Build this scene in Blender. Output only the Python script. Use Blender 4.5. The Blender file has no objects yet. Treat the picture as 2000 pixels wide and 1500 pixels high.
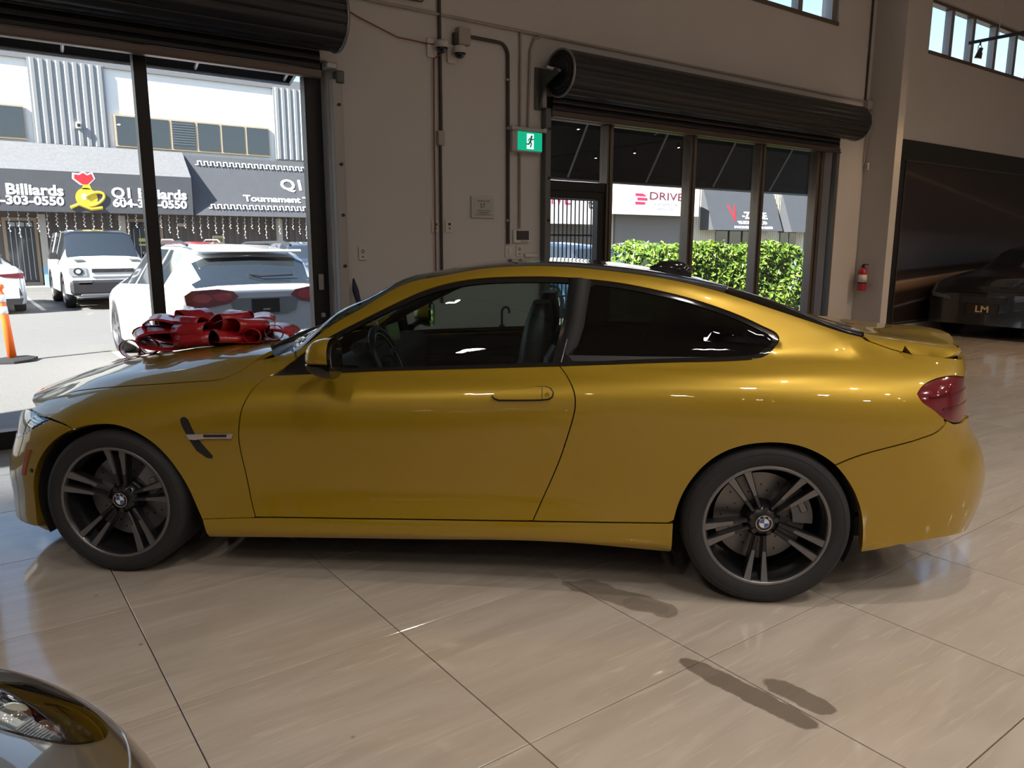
import bpy, bmesh, math, random
import numpy as np
from mathutils import Vector, Matrix, geometry
random.seed(7); rng=np.random.default_rng(7)
SC=bpy.context.scene; COL=SC.collection
PI=math.pi
# ------------------------------------------------------------------ camera, sky, sun, exposure
cd=bpy.data.cameras.new('camera'); cam=bpy.data.objects.new('camera',cd); COL.objects.link(cam)
cd.sensor_width=36; cd.lens=1481/2000*36; cd.clip_start=.02; cd.clip_end=400
_p,_r,_y=.1839,.002,math.radians(36.2)
def _cam_axes():
    fw=Vector((0,math.cos(_p),-math.sin(_p))); up=Vector((0,math.sin(_p),math.cos(_p))); rt=Vector((1,0,0))
    r2=rt*math.cos(_r)+up*math.sin(_r); u2=up*math.cos(_r)-rt*math.sin(_r)
    M=Matrix(((math.cos(_y),math.sin(_y),0),(-math.sin(_y),math.cos(_y),0),(0,0,1)))
    return M@r2,M@u2,M@fw
RT,UP,FW=_cam_axes()
cam.matrix_world=Matrix(((RT.x,UP.x,-FW.x,0),(RT.y,UP.y,-FW.y,0),(RT.z,UP.z,-FW.z,1.469),(0,0,0,1)))
SC.camera=cam
w=bpy.data.worlds.new('sky'); SC.world=w; w.use_nodes=True
SUN_EL,SUN_AZ=math.radians(38),math.radians(15.7)      # direction the light travels: towards +X, a little +Y, down
nt=w.node_tree; bg=nt.nodes['Background']; sky=nt.nodes.new('ShaderNodeTexSky'); sky.sky_type='NISHITA'
sky.sun_disc=False; sky.sun_elevation=SUN_EL; sky.sun_rotation=math.radians(-90)-SUN_AZ; sky.air_density=1.0; sky.dust_density=.6; sky.ozone_density=1.5
nt.links.new(sky.outputs[0],bg.inputs[0]); bg.inputs[1].default_value=.27
sl=bpy.data.lights.new('sun','SUN'); sl.energy=19; sl.angle=.009; sl.color=(1,.95,.88)
sun=bpy.data.objects.new('sun',sl); COL.objects.link(sun); sun.location=(-20,-5,30)
_d=Vector((math.cos(SUN_AZ)*math.cos(SUN_EL),math.sin(SUN_AZ)*math.cos(SUN_EL),-math.sin(SUN_EL)))
sun.rotation_euler=_d.to_track_quat('-Z','Y').to_euler()
vs=SC.view_settings; vs.view_transform='Standard'; vs.look='None'; vs.exposure=.55; vs.gamma=1; vs.use_curve_mapping=False
try:
    SC.cycles.max_bounces=8; SC.cycles.glossy_bounces=5; SC.cycles.diffuse_bounces=4; SC.cycles.transparent_max_bounces=16; SC.cycles.transmission_bounces=8
    SC.cycles.caustics_reflective=False; SC.cycles.caustics_refractive=False; SC.cycles.sample_clamp_indirect=4; SC.cycles.use_denoising=True
except Exception: pass
SPOT_W=80; FILL_W=225
# ------------------------------------------------------------------ materials
MATS={}
def srgb(r,g,b):
    f=lambda c:(c/255/12.92 if c/255<=.04045 else ((c/255+.055)/1.055)**2.4); return (f(r),f(g),f(b))
def mat(name,col,rough=.5,metal=0,coat=0,spec=.5,emit=None,estr=0,noise=0,nscale=40,bump=0,bscale=80,trans=0,coatr=.03):
    if name in MATS: return MATS[name]
    m=bpy.data.materials.new(name); m.use_nodes=True; nt=m.node_tree; b=nt.nodes['Principled BSDF']; MATS[name]=m
    b.inputs['Base Color'].default_value=(*col,1); b.inputs['Roughness'].default_value=rough; b.inputs['Metallic'].default_value=metal
    b.inputs['Coat Weight'].default_value=coat; b.inputs['Coat Roughness'].default_value=coatr; b.inputs['Specular IOR Level'].default_value=spec
    if trans: b.inputs['Transmission Weight'].default_value=trans
    if emit: b.inputs['Emission Color'].default_value=(*emit,1); b.inputs['Emission Strength'].default_value=estr
    if noise:
        tc=nt.nodes.new('ShaderNodeTexCoord'); n=nt.nodes.new('ShaderNodeTexNoise'); n.inputs['Scale'].default_value=nscale; n.inputs['Detail'].default_value=4
        mx=nt.nodes.new('ShaderNodeMix'); mx.data_type='RGBA'; mx.blend_type='MIX'
        mx.inputs['A'].default_value=(*[c*(1-noise) for c in col],1); mx.inputs['B'].default_value=(*[min(1,c*(1+noise)) for c in col],1)
        nt.links.new(tc.outputs['Object'],n.inputs['Vector']); nt.links.new(n.outputs['Fac'],mx.inputs['Factor']); nt.links.new(mx.outputs['Result'],b.inputs['Base Color'])
    if bump:
        tc=nt.nodes.new('ShaderNodeTexCoord'); n=nt.nodes.new('ShaderNodeTexNoise'); n.inputs['Scale'].default_value=bscale; n.inputs['Detail'].default_value=3
        bp=nt.nodes.new('ShaderNodeBump'); bp.inputs['Strength'].default_value=bump; bp.inputs['Distance'].default_value=.005
        nt.links.new(tc.outputs['Object'],n.inputs['Vector']); nt.links.new(n.outputs['Fac'],bp.inputs['Height']); nt.links.new(bp.outputs['Normal'],b.inputs['Normal'])
    return m
def glassmat(name,tint,refl=1.0,ior=1.5,rough=0.0):
    """thin pane: tinted see-through plus Fresnel mirror"""
    if name in MATS: return MATS[name]
    m=bpy.data.materials.new(name); m.use_nodes=True; nt=m.node_tree; nt.nodes.clear(); MATS[name]=m
    o=nt.nodes.new('ShaderNodeOutputMaterial'); t=nt.nodes.new('ShaderNodeBsdfTransparent'); g=nt.nodes.new('ShaderNodeBsdfGlossy'); f=nt.nodes.new('ShaderNodeFresnel'); mx=nt.nodes.new('ShaderNodeMixShader')
    t.inputs[0].default_value=(*tint,1); g.inputs['Roughness'].default_value=rough; g.inputs['Color'].default_value=(refl,refl,refl,1)
    ge=nt.nodes.new('ShaderNodeNewGeometry'); mr=nt.nodes.new('ShaderNodeMapRange'); mr.inputs[3].default_value=ior; mr.inputs[4].default_value=1/ior; nt.links.new(ge.outputs['Backfacing'],mr.inputs[0]); nt.links.new(mr.outputs[0],f.inputs['IOR'])
    nt.links.new(f.outputs[0],mx.inputs[0]); nt.links.new(t.outputs[0],mx.inputs[1]); nt.links.new(g.outputs[0],mx.inputs[2]); nt.links.new(mx.outputs[0],o.inputs[0])
    return m
M_white=lambda:mat('white_plastic',(.62,.60,.57),.45)
M_black=lambda:mat('black_plastic',(.012,.012,.013),.45)
M_gloss=lambda:mat('gloss_black',(.006,.006,.007),.08,coat=.5)
M_rubber=lambda:mat('tire_rubber',(.014,.014,.015),.75,noise=.25,nscale=60)
M_chrome=lambda:mat('chrome',(.75,.75,.77),.12,metal=1)
M_steel=lambda:mat('grey_steel',(.32,.32,.33),.4,metal=.8)
M_galv=lambda:mat('galvanised',(.42,.43,.45),.45,metal=.6,noise=.15,nscale=30)
# ------------------------------------------------------------------ mesh helpers
class G:
    """collects polygons for ONE mesh"""
    def __init__(s): s.v=[]; s.f=[]; s.m=[]; s.sm=[]
    def add(s,vs,fs,mi=0,smooth=False):
        o=len(s.v); s.v+= [tuple(p) for p in vs]; s.f+=[tuple(i+o for i in f) for f in fs]; s.m+=[mi]*len(fs); s.sm+=[smooth]*len(fs); return s
    def box(s,c,d,mi=0,M=None,bev=0):
        x,y,z=[k/2 for k in d]
        if bev<=0:
            vs=[(sx*x,sy*y,sz*z) for sx in(-1,1) for sy in(-1,1) for sz in(-1,1)]
            fs=[(0,1,3,2),(4,6,7,5),(0,4,5,1),(2,3,7,6),(0,2,6,4),(1,5,7,3)]
        else:
            b=min(bev,x*.95,y*.95,z*.95); pr=[(-x+b,-z),(x-b,-z),(x,-z+b),(x,z-b),(x-b,z),(-x+b,z),(-x,z-b),(-x,-z+b)]
            vs=[];fs=[]
            for yy,k in((-y,b),(-y+b,0),(y-b,0),(y,b)):
                for (px,pz) in pr:
                    vs.append((px-math.copysign(min(k,abs(px)),px),yy,pz-math.copysign(min(k,abs(pz)),pz)))
            for r in range(3):
                for i in range(8):
                    j=(i+1)%8; fs.append((r*8+i,r*8+j,(r+1)*8+j,(r+1)*8+i))
            fs.append(tuple(range(7,-1,-1))); fs.append(tuple(range(24,32)))
            fs=[f[::-1] for f in fs]
        c=Vector(c)
        vs=[(M@Vector(p) if M else Vector(p))+c for p in vs]; return s.add(vs,fs,mi)
    def cyl(s,a,b,r,n=12,mi=0,r2=None,caps=True,smooth=True):
        a=Vector(a); b=Vector(b); d=(b-a); q=d.to_track_quat('Z','Y').to_matrix(); r2=r if r2 is None else r2
        vs=[a+q@Vector((r*math.cos(t),r*math.sin(t),0)) for t in np.linspace(0,2*PI,n,endpoint=False)]
        vs+=[b+q@Vector((r2*math.cos(t),r2*math.sin(t),0)) for t in np.linspace(0,2*PI,n,endpoint=False)]
        s.add(vs,[(i,(i+1)%n,n+(i+1)%n,n+i) for i in range(n)],mi,smooth)
        if caps: s.add(vs[:n],[tuple(range(n-1,-1,-1))],mi); s.add(vs[n:],[tuple(range(n))],mi)
        return s
    def tube(s,path,r,n=8,mi=0,closed=False,radii=None):
        P=[Vector(p) for p in path]; k=len(P); vs=[]; prev=None
        for i in range(k):
            if closed: t=(P[(i+1)%k]-P[i-1])
            else: t=P[min(i+1,k-1)]-P[max(i-1,0)]
            t.normalize()
            if prev is None:
                u=t.orthogonal().normalized()
            else:
                u=prev-t*prev.dot(t); u=u.normalized() if u.length>1e-6 else t.orthogonal().normalized()
            prev=u; w_=t.cross(u); rr=radii[i] if radii else r
            vs+=[P[i]+(u*math.cos(a)+w_*math.sin(a))*rr for a in np.linspace(0,2*PI,n,endpoint=False)]
        fs=[]
        for i in range(k if closed else k-1):
            j=(i+1)%k
            for a in range(n): fs.append((i*n+a,i*n+(a+1)%n,j*n+(a+1)%n,j*n+a))
        s.add(vs,fs,mi,True)
        if not closed: s.add(vs[:n],[tuple(range(n-1,-1,-1))],mi); s.add(vs[-n:],[tuple(range(n))],mi)
        return s
    def lathe(s,prof,n=32,mi=0,M=None,closed=False,smooth=True):
        """prof: (r, h) about local Z"""
        vs=[]; k=len(prof)
        for r,h in prof:
            for a in np.linspace(0,2*PI,n,endpoint=False):
                p=Vector((r*math.cos(a),r*math.sin(a),h)); vs.append(M@p if M else p)
        fs=[]
        for i in range(k if closed else k-1):
            j=(i+1)%k
            for a in range(n): fs.append((i*n+a,i*n+(a+1)%n,j*n+(a+1)%n,j*n+a))
        return s.add(vs,fs,mi,smooth)
    def prism(s,poly,h,mi=0,M=None,smooth=False):
        """poly in local XY, extruded 0..h in local Z"""
        n=len(poly); vs=[Vector((x,y,0)) for x,y in poly]+[Vector((x,y,h)) for x,y in poly]
        if M: vs=[M@p for p in vs]
        s.add(vs,[tuple(range(n-1,-1,-1)),tuple(range(n,2*n))],mi)
        return s.add(vs,[(i,(i+1)%n,n+(i+1)%n,n+i) for i in range(n)],mi,smooth)
    def sphere(s,c,r,n=12,m=8,mi=0,sc=(1,1,1)):
        vs=[];fs=[]
        for i in range(m+1):
            th=PI*i/m
            for a in range(n):
                ph=2*PI*a/n; vs.append((c[0]+sc[0]*r*math.sin(th)*math.cos(ph),c[1]+sc[1]*r*math.sin(th)*math.sin(ph),c[2]+sc[2]*r*math.cos(th)))
        for i in range(m):
            for a in range(n): fs.append((i*n+a,(i+1)*n+a,(i+1)*n+(a+1)%n,i*n+(a+1)%n))
        return s.add(vs,fs,mi,True)
    def grid(s,P,mi=0,smooth=True,closeu=False):
        """P[i][j] points"""
        a=len(P); b=len(P[0]); vs=[p for r in P for p in r]; fs=[]
        for i in range(a if closeu else a-1):
            for j in range(b-1):
                k=(i+1)%a; fs.append((i*b+j,k*b+j,k*b+j+1,i*b+j+1))
        return s.add(vs,fs,mi,smooth)
    def data(s,name,mats):
        me=bpy.data.meshes.new(name); me.from_pydata([tuple(p) for p in s.v],[],s.f); mats=mats if isinstance(mats,(list,tuple)) else [mats]
        for m in mats: me.materials.append(m)
        me.polygons.foreach_set('material_index',s.m); me.polygons.foreach_set('use_smooth',s.sm); me.update(); return me
    def obj(s,name,mats,parent=None,loc=None,**k):
        return ob(name,s.data(name,mats),parent,loc,**k)
def ob(name,me,parent=None,loc=None,label=None,cat=None,group=None,kind=None,M=None):
    o=bpy.data.objects.new(name,me); COL.objects.link(o)
    if parent: o.parent=parent
    if loc is not None: o.location=loc
    if M is not None: o.matrix_basis=M
    return tag(o,label,cat,group,kind)
def tag(o,label=None,cat=None,group=None,kind=None):
    if label: o['label']=label
    if cat: o['category']=cat
    if group: o['group']=group
    if kind: o['kind']=kind
    return o
def empty(name,loc=(0,0,0),rz=0,label=None,cat=None,group=None,kind=None,parent=None):
    o=bpy.data.objects.new(name,None); COL.objects.link(o); o.location=loc; o.rotation_euler=(0,0,rz); o.empty_display_size=.1
    if parent: o.parent=parent
    return tag(o,label,cat,group,kind)
def copy_tree(o,parent=None):
    c=o.copy(); COL.objects.link(c); c.parent=parent
    for ch in list(o.children): copy_tree(ch,c)
    return c
def textmesh(s,size=1,ext=.004,wide=1,bold=0,width=None):
    cu=bpy.data.curves.new('lettering','FONT'); cu.body=s; cu.size=size; cu.extrude=ext; cu.align_x='CENTER'; cu.align_y='CENTER'; cu.offset=bold; cu.resolution_u=3
    o=bpy.data.objects.new('lettering_tmp',cu); COL.objects.link(o); dg=bpy.context.evaluated_depsgraph_get(); dg.update()
    me=bpy.data.meshes.new_from_object(o.evaluated_get(dg)); bpy.data.objects.remove(o); bpy.data.curves.remove(cu)
    if width: xs_=[v.co.x for v in me.vertices]; wide=width/(max(xs_)-min(xs_))
    if wide!=1: me.transform(Matrix.Scale(wide,4,(1,0,0)))
    return me
FACE_IN=Matrix(((1,0,0,0),(0,0,-1,0),(0,1,0,0),(0,0,0,1)))   # local XY -> world XZ, readable from -Y
def text(name,s,size,pos,m,parent=None,wide=1,bold=0,M=None,ext=.004,width=None,**k):
    me=textmesh(s,size,ext,wide,bold,width); me.materials.clear(); me.materials.append(m)
    T=Matrix.Translation(pos)@(M if M is not None else FACE_IN)
    return ob(name,me,parent,M=T,**k)
# ------------------------------------------------------------------ room shell
WY=6.30; WT=.26
TX0,TY0,TLX,TLY=.442,2.4215,.8013,.8168
def floor_material():
    m=bpy.data.materials.new('polished_porcelain'); m.use_nodes=True; nt=m.node_tree; N=nt.nodes; L=nt.links; b=N['Principled BSDF']
    geo=N.new('ShaderNodeNewGeometry'); oi=N.new('ShaderNodeObjectInfo')
    def node(t,**k):
        n=N.new(t)
        for a,v in k.items(): setattr(n,a,v)
        return n
    def math_(op,a,bb=None,c=None):
        n=node('ShaderNodeMath',operation=op)
        for i,v in enumerate((a,bb,c)):
            if v is None: continue
            if isinstance(v,(int,float)): n.inputs[i].default_value=v
            else: L.new(v,n.inputs[i])
        return n.outputs[0]
    def mixc(f,a,bb):
        n=node('ShaderNodeMix',data_type='RGBA'); L.new(f,n.inputs['Factor'])
        for k,v in (('A',a),('B',bb)):
            if isinstance(v,tuple): n.inputs[k].default_value=(*v,1)
            else: L.new(v,n.inputs[k])
        return n.outputs['Result']
    pos=geo.outputs['Position']
    mp=node('ShaderNodeMapping'); L.new(pos,mp.inputs['Vector']); mp.inputs['Rotation'].default_value=(0,0,math.radians(30)); mp.inputs['Scale'].default_value=(.9,5.5,1)
    off=node('ShaderNodeVectorMath',operation='ADD'); L.new(mp.outputs[0],off.inputs[0]); L.new(oi.outputs['Random'],off.inputs[1])
    n1=node('ShaderNodeTexNoise'); n1.inputs['Scale'].default_value=1.6; n1.inputs['Detail'].default_value=6; n1.inputs['Distortion'].default_value=.6; L.new(off.outputs[0],n1.inputs['Vector'])
    mp2=node('ShaderNodeMapping'); L.new(pos,mp2.inputs['Vector']); mp2.inputs['Rotation'].default_value=(0,0,math.radians(38)); mp2.inputs['Scale'].default_value=(1.5,18,1)
    n2=node('ShaderNodeTexNoise'); n2.inputs['Scale'].default_value=2.2; n2.inputs['Detail'].default_value=5; n2.inputs['Distortion'].default_value=1.2; L.new(mp2.outputs[0],n2.inputs['Vector'])
    r1=node('ShaderNodeMapRange'); r1.inputs[1].default_value=.35; r1.inputs[2].default_value=.7; L.new(n1.outputs[0],r1.inputs[0])
    r2=node('ShaderNodeMapRange'); r2.inputs[1].default_value=.57; r2.inputs[2].default_value=.75; r2.inputs[4].default_value=.55; L.new(n2.outputs[0],r2.inputs[0])
    c=mixc(r1.outputs[0],(.375,.318,.265),(.445,.385,.328)); c=mixc(r2.outputs[0],c,(.53,.47,.41))
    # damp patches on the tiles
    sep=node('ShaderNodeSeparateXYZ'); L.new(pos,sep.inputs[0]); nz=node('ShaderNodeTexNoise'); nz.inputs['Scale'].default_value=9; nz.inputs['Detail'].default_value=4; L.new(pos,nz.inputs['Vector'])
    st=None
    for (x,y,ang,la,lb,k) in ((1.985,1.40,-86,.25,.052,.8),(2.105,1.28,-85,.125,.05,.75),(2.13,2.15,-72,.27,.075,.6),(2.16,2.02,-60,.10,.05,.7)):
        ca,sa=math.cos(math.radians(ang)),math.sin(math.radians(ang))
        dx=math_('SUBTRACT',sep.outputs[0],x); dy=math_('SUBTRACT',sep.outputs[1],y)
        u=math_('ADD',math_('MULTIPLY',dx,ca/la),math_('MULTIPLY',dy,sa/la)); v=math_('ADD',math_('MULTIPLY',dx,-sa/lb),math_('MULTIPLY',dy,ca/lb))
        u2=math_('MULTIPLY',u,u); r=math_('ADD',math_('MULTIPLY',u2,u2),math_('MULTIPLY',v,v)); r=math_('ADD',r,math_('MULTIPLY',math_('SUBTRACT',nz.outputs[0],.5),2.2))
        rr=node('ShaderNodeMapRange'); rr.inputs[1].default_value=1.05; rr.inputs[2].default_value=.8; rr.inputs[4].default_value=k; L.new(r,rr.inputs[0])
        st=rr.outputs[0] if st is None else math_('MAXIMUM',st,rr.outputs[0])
    # small specks
    vo=node('ShaderNodeTexVoronoi'); vo.inputs['Scale'].default_value=3.2; L.new(pos,vo.inputs['Vector'])
    sp=node('ShaderNodeMapRange'); sp.inputs[1].default_value=.035; sp.inputs[2].default_value=.02; sp.inputs[4].default_value=.5; L.new(vo.outputs['Distance'],sp.inputs[0])
    st2=math_('MAXIMUM',st,sp.outputs[0])
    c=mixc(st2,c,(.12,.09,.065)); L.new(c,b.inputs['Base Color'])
    ro=node('ShaderNodeMapRange'); ro.inputs[3].default_value=.055; ro.inputs[4].default_value=.11; L.new(n1.outputs[0],ro.inputs[0]); L.new(ro.outputs[0],b.inputs['Roughness'])
    b.inputs['Specular IOR Level'].default_value=.55
    return m
M_FLOOR=floor_material()
M_GROUT=mat('dark_grout',(.10,.08,.065),.8)
M_WALL=mat('warm_grey_wall_paint',(.52,.495,.485),.75,noise=.04,nscale=2,bump=.06,bscale=120)
M_STUB=mat('light_grey_wall_paint',(.50,.475,.455),.7,noise=.03,nscale=2)
M_CEIL=mat('pale_ceiling_paint',(.45,.43,.40),.8)
RX0,RX1,RY0=-7.2,24.0,-12.0
floor=G().box(((RX0+RX1)/2,(RY0+WY+WT)/2,-.06),(RX1-RX0,WY+WT-RY0,.10),0).obj('floor',M_GROUT,kind='structure')
tile=G(); a,bb,h=(TLX-.004)/2,(TLY-.004)/2,.010
tile.add([(-a,-bb,-h),(a,-bb,-h),(a,bb,-h),(-a,bb,-h),(-a,-bb,-.0012),(a,-bb,-.0012),(a,bb,-.0012),(-a,bb,-.0012),(-a+.0015,-bb+.0015,0),(a-.0015,-bb+.0015,0),(a-.0015,bb-.0015,0),(-a+.0015,bb-.0015,0)],
 [(8,9,10,11)]+[(i,(i+1)%4,4+(i+1)%4,4+i) for i in range(4)]+[(4+i,4+(i+1)%4,8+(i+1)%4,8+i) for i in range(4)])
tile_me=tile.data('tile',M_FLOOR)
def pix(P):
    d=Vector(P)-Vector((0,0,1.469)); z=d.dot(FW)
    return (1000+1481*d.dot(RT)/z,750-1481*d.dot(UP)/z,z)
rest=G()
for i in range(-10,31):
    for j in range(-6,19):
        x=TX0+TLX*(i+.5); y=TY0-TLY*(j+.5)
        if x<RX0+a or x>RX1-a or y<RY0+bb: continue
        if y+bb>WY+.12:
            continue
        seen=False
        if -2.5<x<15:
            for ox in (-1,0,1):
                for oy in (-1,0,1):
                    u,v,z=pix((x+ox*a,y+oy*bb,0))
                    if z>.3 and -60<u<2060 and 400<v<1560: seen=True
        if seen: ob('tile',tile_me,floor,(x,y,0))
        else: rest.add([(x-a,y-bb,0),(x+a,y-bb,0),(x+a,y+bb,0),(x-a,y+bb,0)],[(0,1,2,3)])
yt=TY0+TLY*4+.002; yh=(WY+.13-yt)/2
cut=G().add([(-a,-yh,-h),(a,-yh,-h),(a,yh,-h),(-a,yh,-h),(-a,-yh,0),(a,-yh,0),(a,yh,0),(-a,yh,0)],[(4,5,6,7)]+[(i,(i+1)%4,4+(i+1)%4,4+i) for i in range(4)]).data('tile',M_FLOOR)
for i in range(-9,29):       # cut row along the front wall
    x=TX0+TLX*(i+.5)
    if RX0+a<x<RX1-a: ob('tile',cut,floor,(x,yt+yh,0))
rest.obj('tile_field',M_FLOOR,floor,kind='stuff')
# front wall with its openings
def wallbox(g,x0,x1,z0,z1,y0=WY,y1=WY+WT): g.box(((x0+x1)/2,(y0+y1)/2,(z0+z1)/2),(x1-x0,y1-y0,z1-z0))
LO=(-2.4,2.70,2.95); RO=(5.04,10.20,2.95); C1=(7.55,10.10,4.38,5.20); C2=(12.62,17.2,4.38,5.20); CH=6.8
g=G()
wallbox(g,RX0,LO[0],0,CH); wallbox(g,LO[0],LO[1],LO[2],CH); wallbox(g,LO[1],RO[0],0,CH)
wallbox(g,RO[0],RO[1],RO[2],C1[2]); wallbox(g,RO[0],C1[0],C1[2],C1[3]); wallbox(g,RO[0],RO[1],C1[3],CH); wallbox(g,C1[1],RO[1],C1[2],C1[3])
wallbox(g,RO[1],11.05,0,CH); wallbox(g,11.05,C2[0],0,CH); wallbox(g,C2[0],C2[1],0,C2[2]); wallbox(g,C2[0],C2[1],C2[3],CH); wallbox(g,C2[1],RX1,0,CH)
wall_front=g.obj('wall_front',M_WALL,kind='structure')
G().box((11.14,6.075,CH/2),(.18,.45,CH)).obj('wall_stub',M_STUB,kind='structure')
G().box(((RX0+RX1)/2,RY0-.1,CH/2),(RX1-RX0+.6,.2,CH)).obj('wall_back',M_WALL,kind='structure')
G().box((RX0-.1,(RY0+WY)/2,CH/2),(.2,WY-RY0+.4,CH)).obj('wall_left',M_WALL,kind='structure')
G().box((RX1+.1,(RY0+WY)/2,CH/2),(.2,WY-RY0+.4,CH)).obj('wall_right',M_WALL,kind='structure')
G().box(((RX0+RX1)/2,(RY0+WY)/2,CH+.1),(RX1-RX0+.6,WY-RY0+.8,.2)).obj('ceiling',M_CEIL,kind='structure')
# glazing
M_BRONZE=mat('dark_bronze_frame',(.018,.016,.016),.35,metal=.3)
M_ALU=mat('brown_anodised_frame',(.16,.125,.10),.38,metal=.55)
M_PANE=glassmat('window_glass',(.93,.95,.95),.9,1.5)
def bar(name,x0,x1,z0,z1,y0,y1,m,parent): 
    return G().box(((x0+x1)/2,(y0+y1)/2,(z0+z1)/2),(x1-x0,y1-y0,z1-z0),bev=.004).obj(name,m,parent)
def pane(x0,x1,z0,z1,y,parent,m=None): return G().box(((x0+x1)/2,y,(z0+z1)/2),(x1-x0,.006,z1-z0)).obj('pane',m or M_PANE,parent)
Y0,Y1=6.40,6.50
W1=empty('window_1',(0,0,0),kind='structure')
mul=[LO[0]+.07,-1.30,-.02,1.28,2.60]
bar('sill',LO[0],LO[1],0,.13,Y0,Y1+.02,M_BRONZE,W1); bar('head_rail',LO[0],LO[1],2.84,2.95,Y0,Y1,M_BRONZE,W1)
for x in mul: bar('mullion',x-.045 if x!=2.60 else 2.535,x+.045 if x!=2.60 else 2.68,.13,2.84,Y0,Y1,M_BRONZE,W1)
for a_,b_ in zip(mul[:-1],mul[1:]): pane(a_+.045,b_-.045,.13,2.84,6.45,W1)
M_LATCH=mat('latch_grey',(.35,.33,.31),.4,metal=.5)
G().box((2.60,6.385,1.13),(.045,.03,.14),bev=.006).box((2.60,6.37,1.13),(.02,.02,.07),bev=.004).obj('lock_plate',M_LATCH,W1)
G().box((2.61,6.39,.84),(.04,.02,.04),bev=.006).obj('thumb_latch',M_LATCH,W1)
W2=empty('window_2',(0,0,0),kind='structure')
xs=[(5.96,6.05),(7.32,7.43),(8.68,8.79),(9.98,10.14)]
bar('sill',6.05,RO[1],0,.12,Y0,Y1+.02,M_ALU,W2); bar('head_rail',RO[0],RO[1],2.74,2.95,Y0,Y1,M_ALU,W2)
for x0,x1 in xs:
    bar('mullion',x0,x1,.12,2.74,Y0-.03,Y1,M_ALU,W2)
    bar('mullion_cap',(x0+x1)/2-.016,(x0+x1)/2+.016,.12,2.74,Y0-.055,Y0-.03,M_ALU,W2)
for a_,b_ in zip(xs[:-1],xs[1:]): pane(a_[1],b_[0],.12,2.74,6.45,W2)
bar('mullion',RO[0],5.10,0,2.74,Y0,Y1,M_BRONZE,W2)
bar('transom',5.10,5.96,2.02,2.12,Y0-.01,Y1,M_BRONZE,W2); pane(5.10,5.96,2.12,2.74,6.45,W2)
D1=empty('door_1',(0,0,0),kind='structure')
bar('door_stile',5.10,5.16,.02,2.02,Y0,Y1-.01,M_BRONZE,D1); bar('door_stile',5.86,5.96,.02,2.02,Y0,Y1-.01,M_BRONZE,D1)
bar('door_rail',5.16,5.86,.02,.22,Y0,Y1-.01,M_BRONZE,D1); bar('door_rail',5.16,5.86,1.94,2.02,Y0,Y1-.01,M_BRONZE,D1); pane(5.16,5.86,.22,1.94,6.45,D1)
def clere(name,c,ms):
    W=empty(name,(0,0,0),kind='structure'); x0,x1,z0,z1=c
    bar('sill',x0,x1,z0,z0+.05,WY-.02,WY+.15,M_ALU,W); bar('head_rail',x0,x1,z1-.05,z1,WY+.05,WY+.15,M_ALU,W)
    e=[x0]+ms+[x1]
    for x in [x0+.04]+ms+[x1-.04]: bar('mullion',x-.05,x+.05,z0+.05,z1-.05,WY+.04,WY+.15,mat('grey_anodised_frame',(.23,.215,.21),.45,metal=.3),W)
    for a_,b_ in zip(e[:-1],e[1:]): pane(a_+.05,b_-.05,z0+.05,z1-.05,WY+.1,W)
clere('window_3',C1,[8.4,9.28]); clere('window_4',C2,[13.40,14.15,15.0,15.80,16.6])
# ---------------------------------------------------------------- car body surface (lofted feature curves)
def ncs(xk):
    """cardinal natural cubic spline: second-derivative matrix for knots xk"""
    n=len(xk); h=np.diff(xk); A=np.eye(n); R=np.zeros((n,n))
    for i in range(1,n-1):
        A[i,i-1]=h[i-1]; A[i,i]=2*(h[i-1]+h[i]); A[i,i+1]=h[i]
        R[i,i-1]=6/h[i-1]; R[i,i]=-6/h[i-1]-6/h[i]; R[i,i+1]=6/h[i]
    return np.linalg.solve(A,R)
class Spl:
    def __init__(s,xk,yk):
        s.x=np.asarray(xk,float); s.y=np.asarray(yk,float); s.m=ncs(s.x)@s.y
    def __call__(s,x,d=0):
        x=np.asarray(x,float); i=np.clip(np.searchsorted(s.x,x)-1,0,len(s.x)-2)
        h=s.x[i+1]-s.x[i]; xc=np.clip(x,s.x[0]-.15,s.x[-1]+.15)
        a=(s.x[i+1]-xc)/h; b=(xc-s.x[i])/h; m0=s.m[i]; m1=s.m[i+1]
        if d==0: return a*s.y[i]+b*s.y[i+1]+((a**3-a)*m0+(b**3-b)*m1)*h*h/6
        return (s.y[i+1]-s.y[i])/h+(-(3*a*a-1)*m0+(3*b*b-1)*m1)*h/6
LOWX=[-.55,-.3,0,.35,.65,.9,1.45,1.95,2.4,2.65,2.85,3.1,3.4,3.7]
def lw(ys,zs): return [(x,y,z) for x,y,z in zip(LOWX,ys,zs)]
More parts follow.
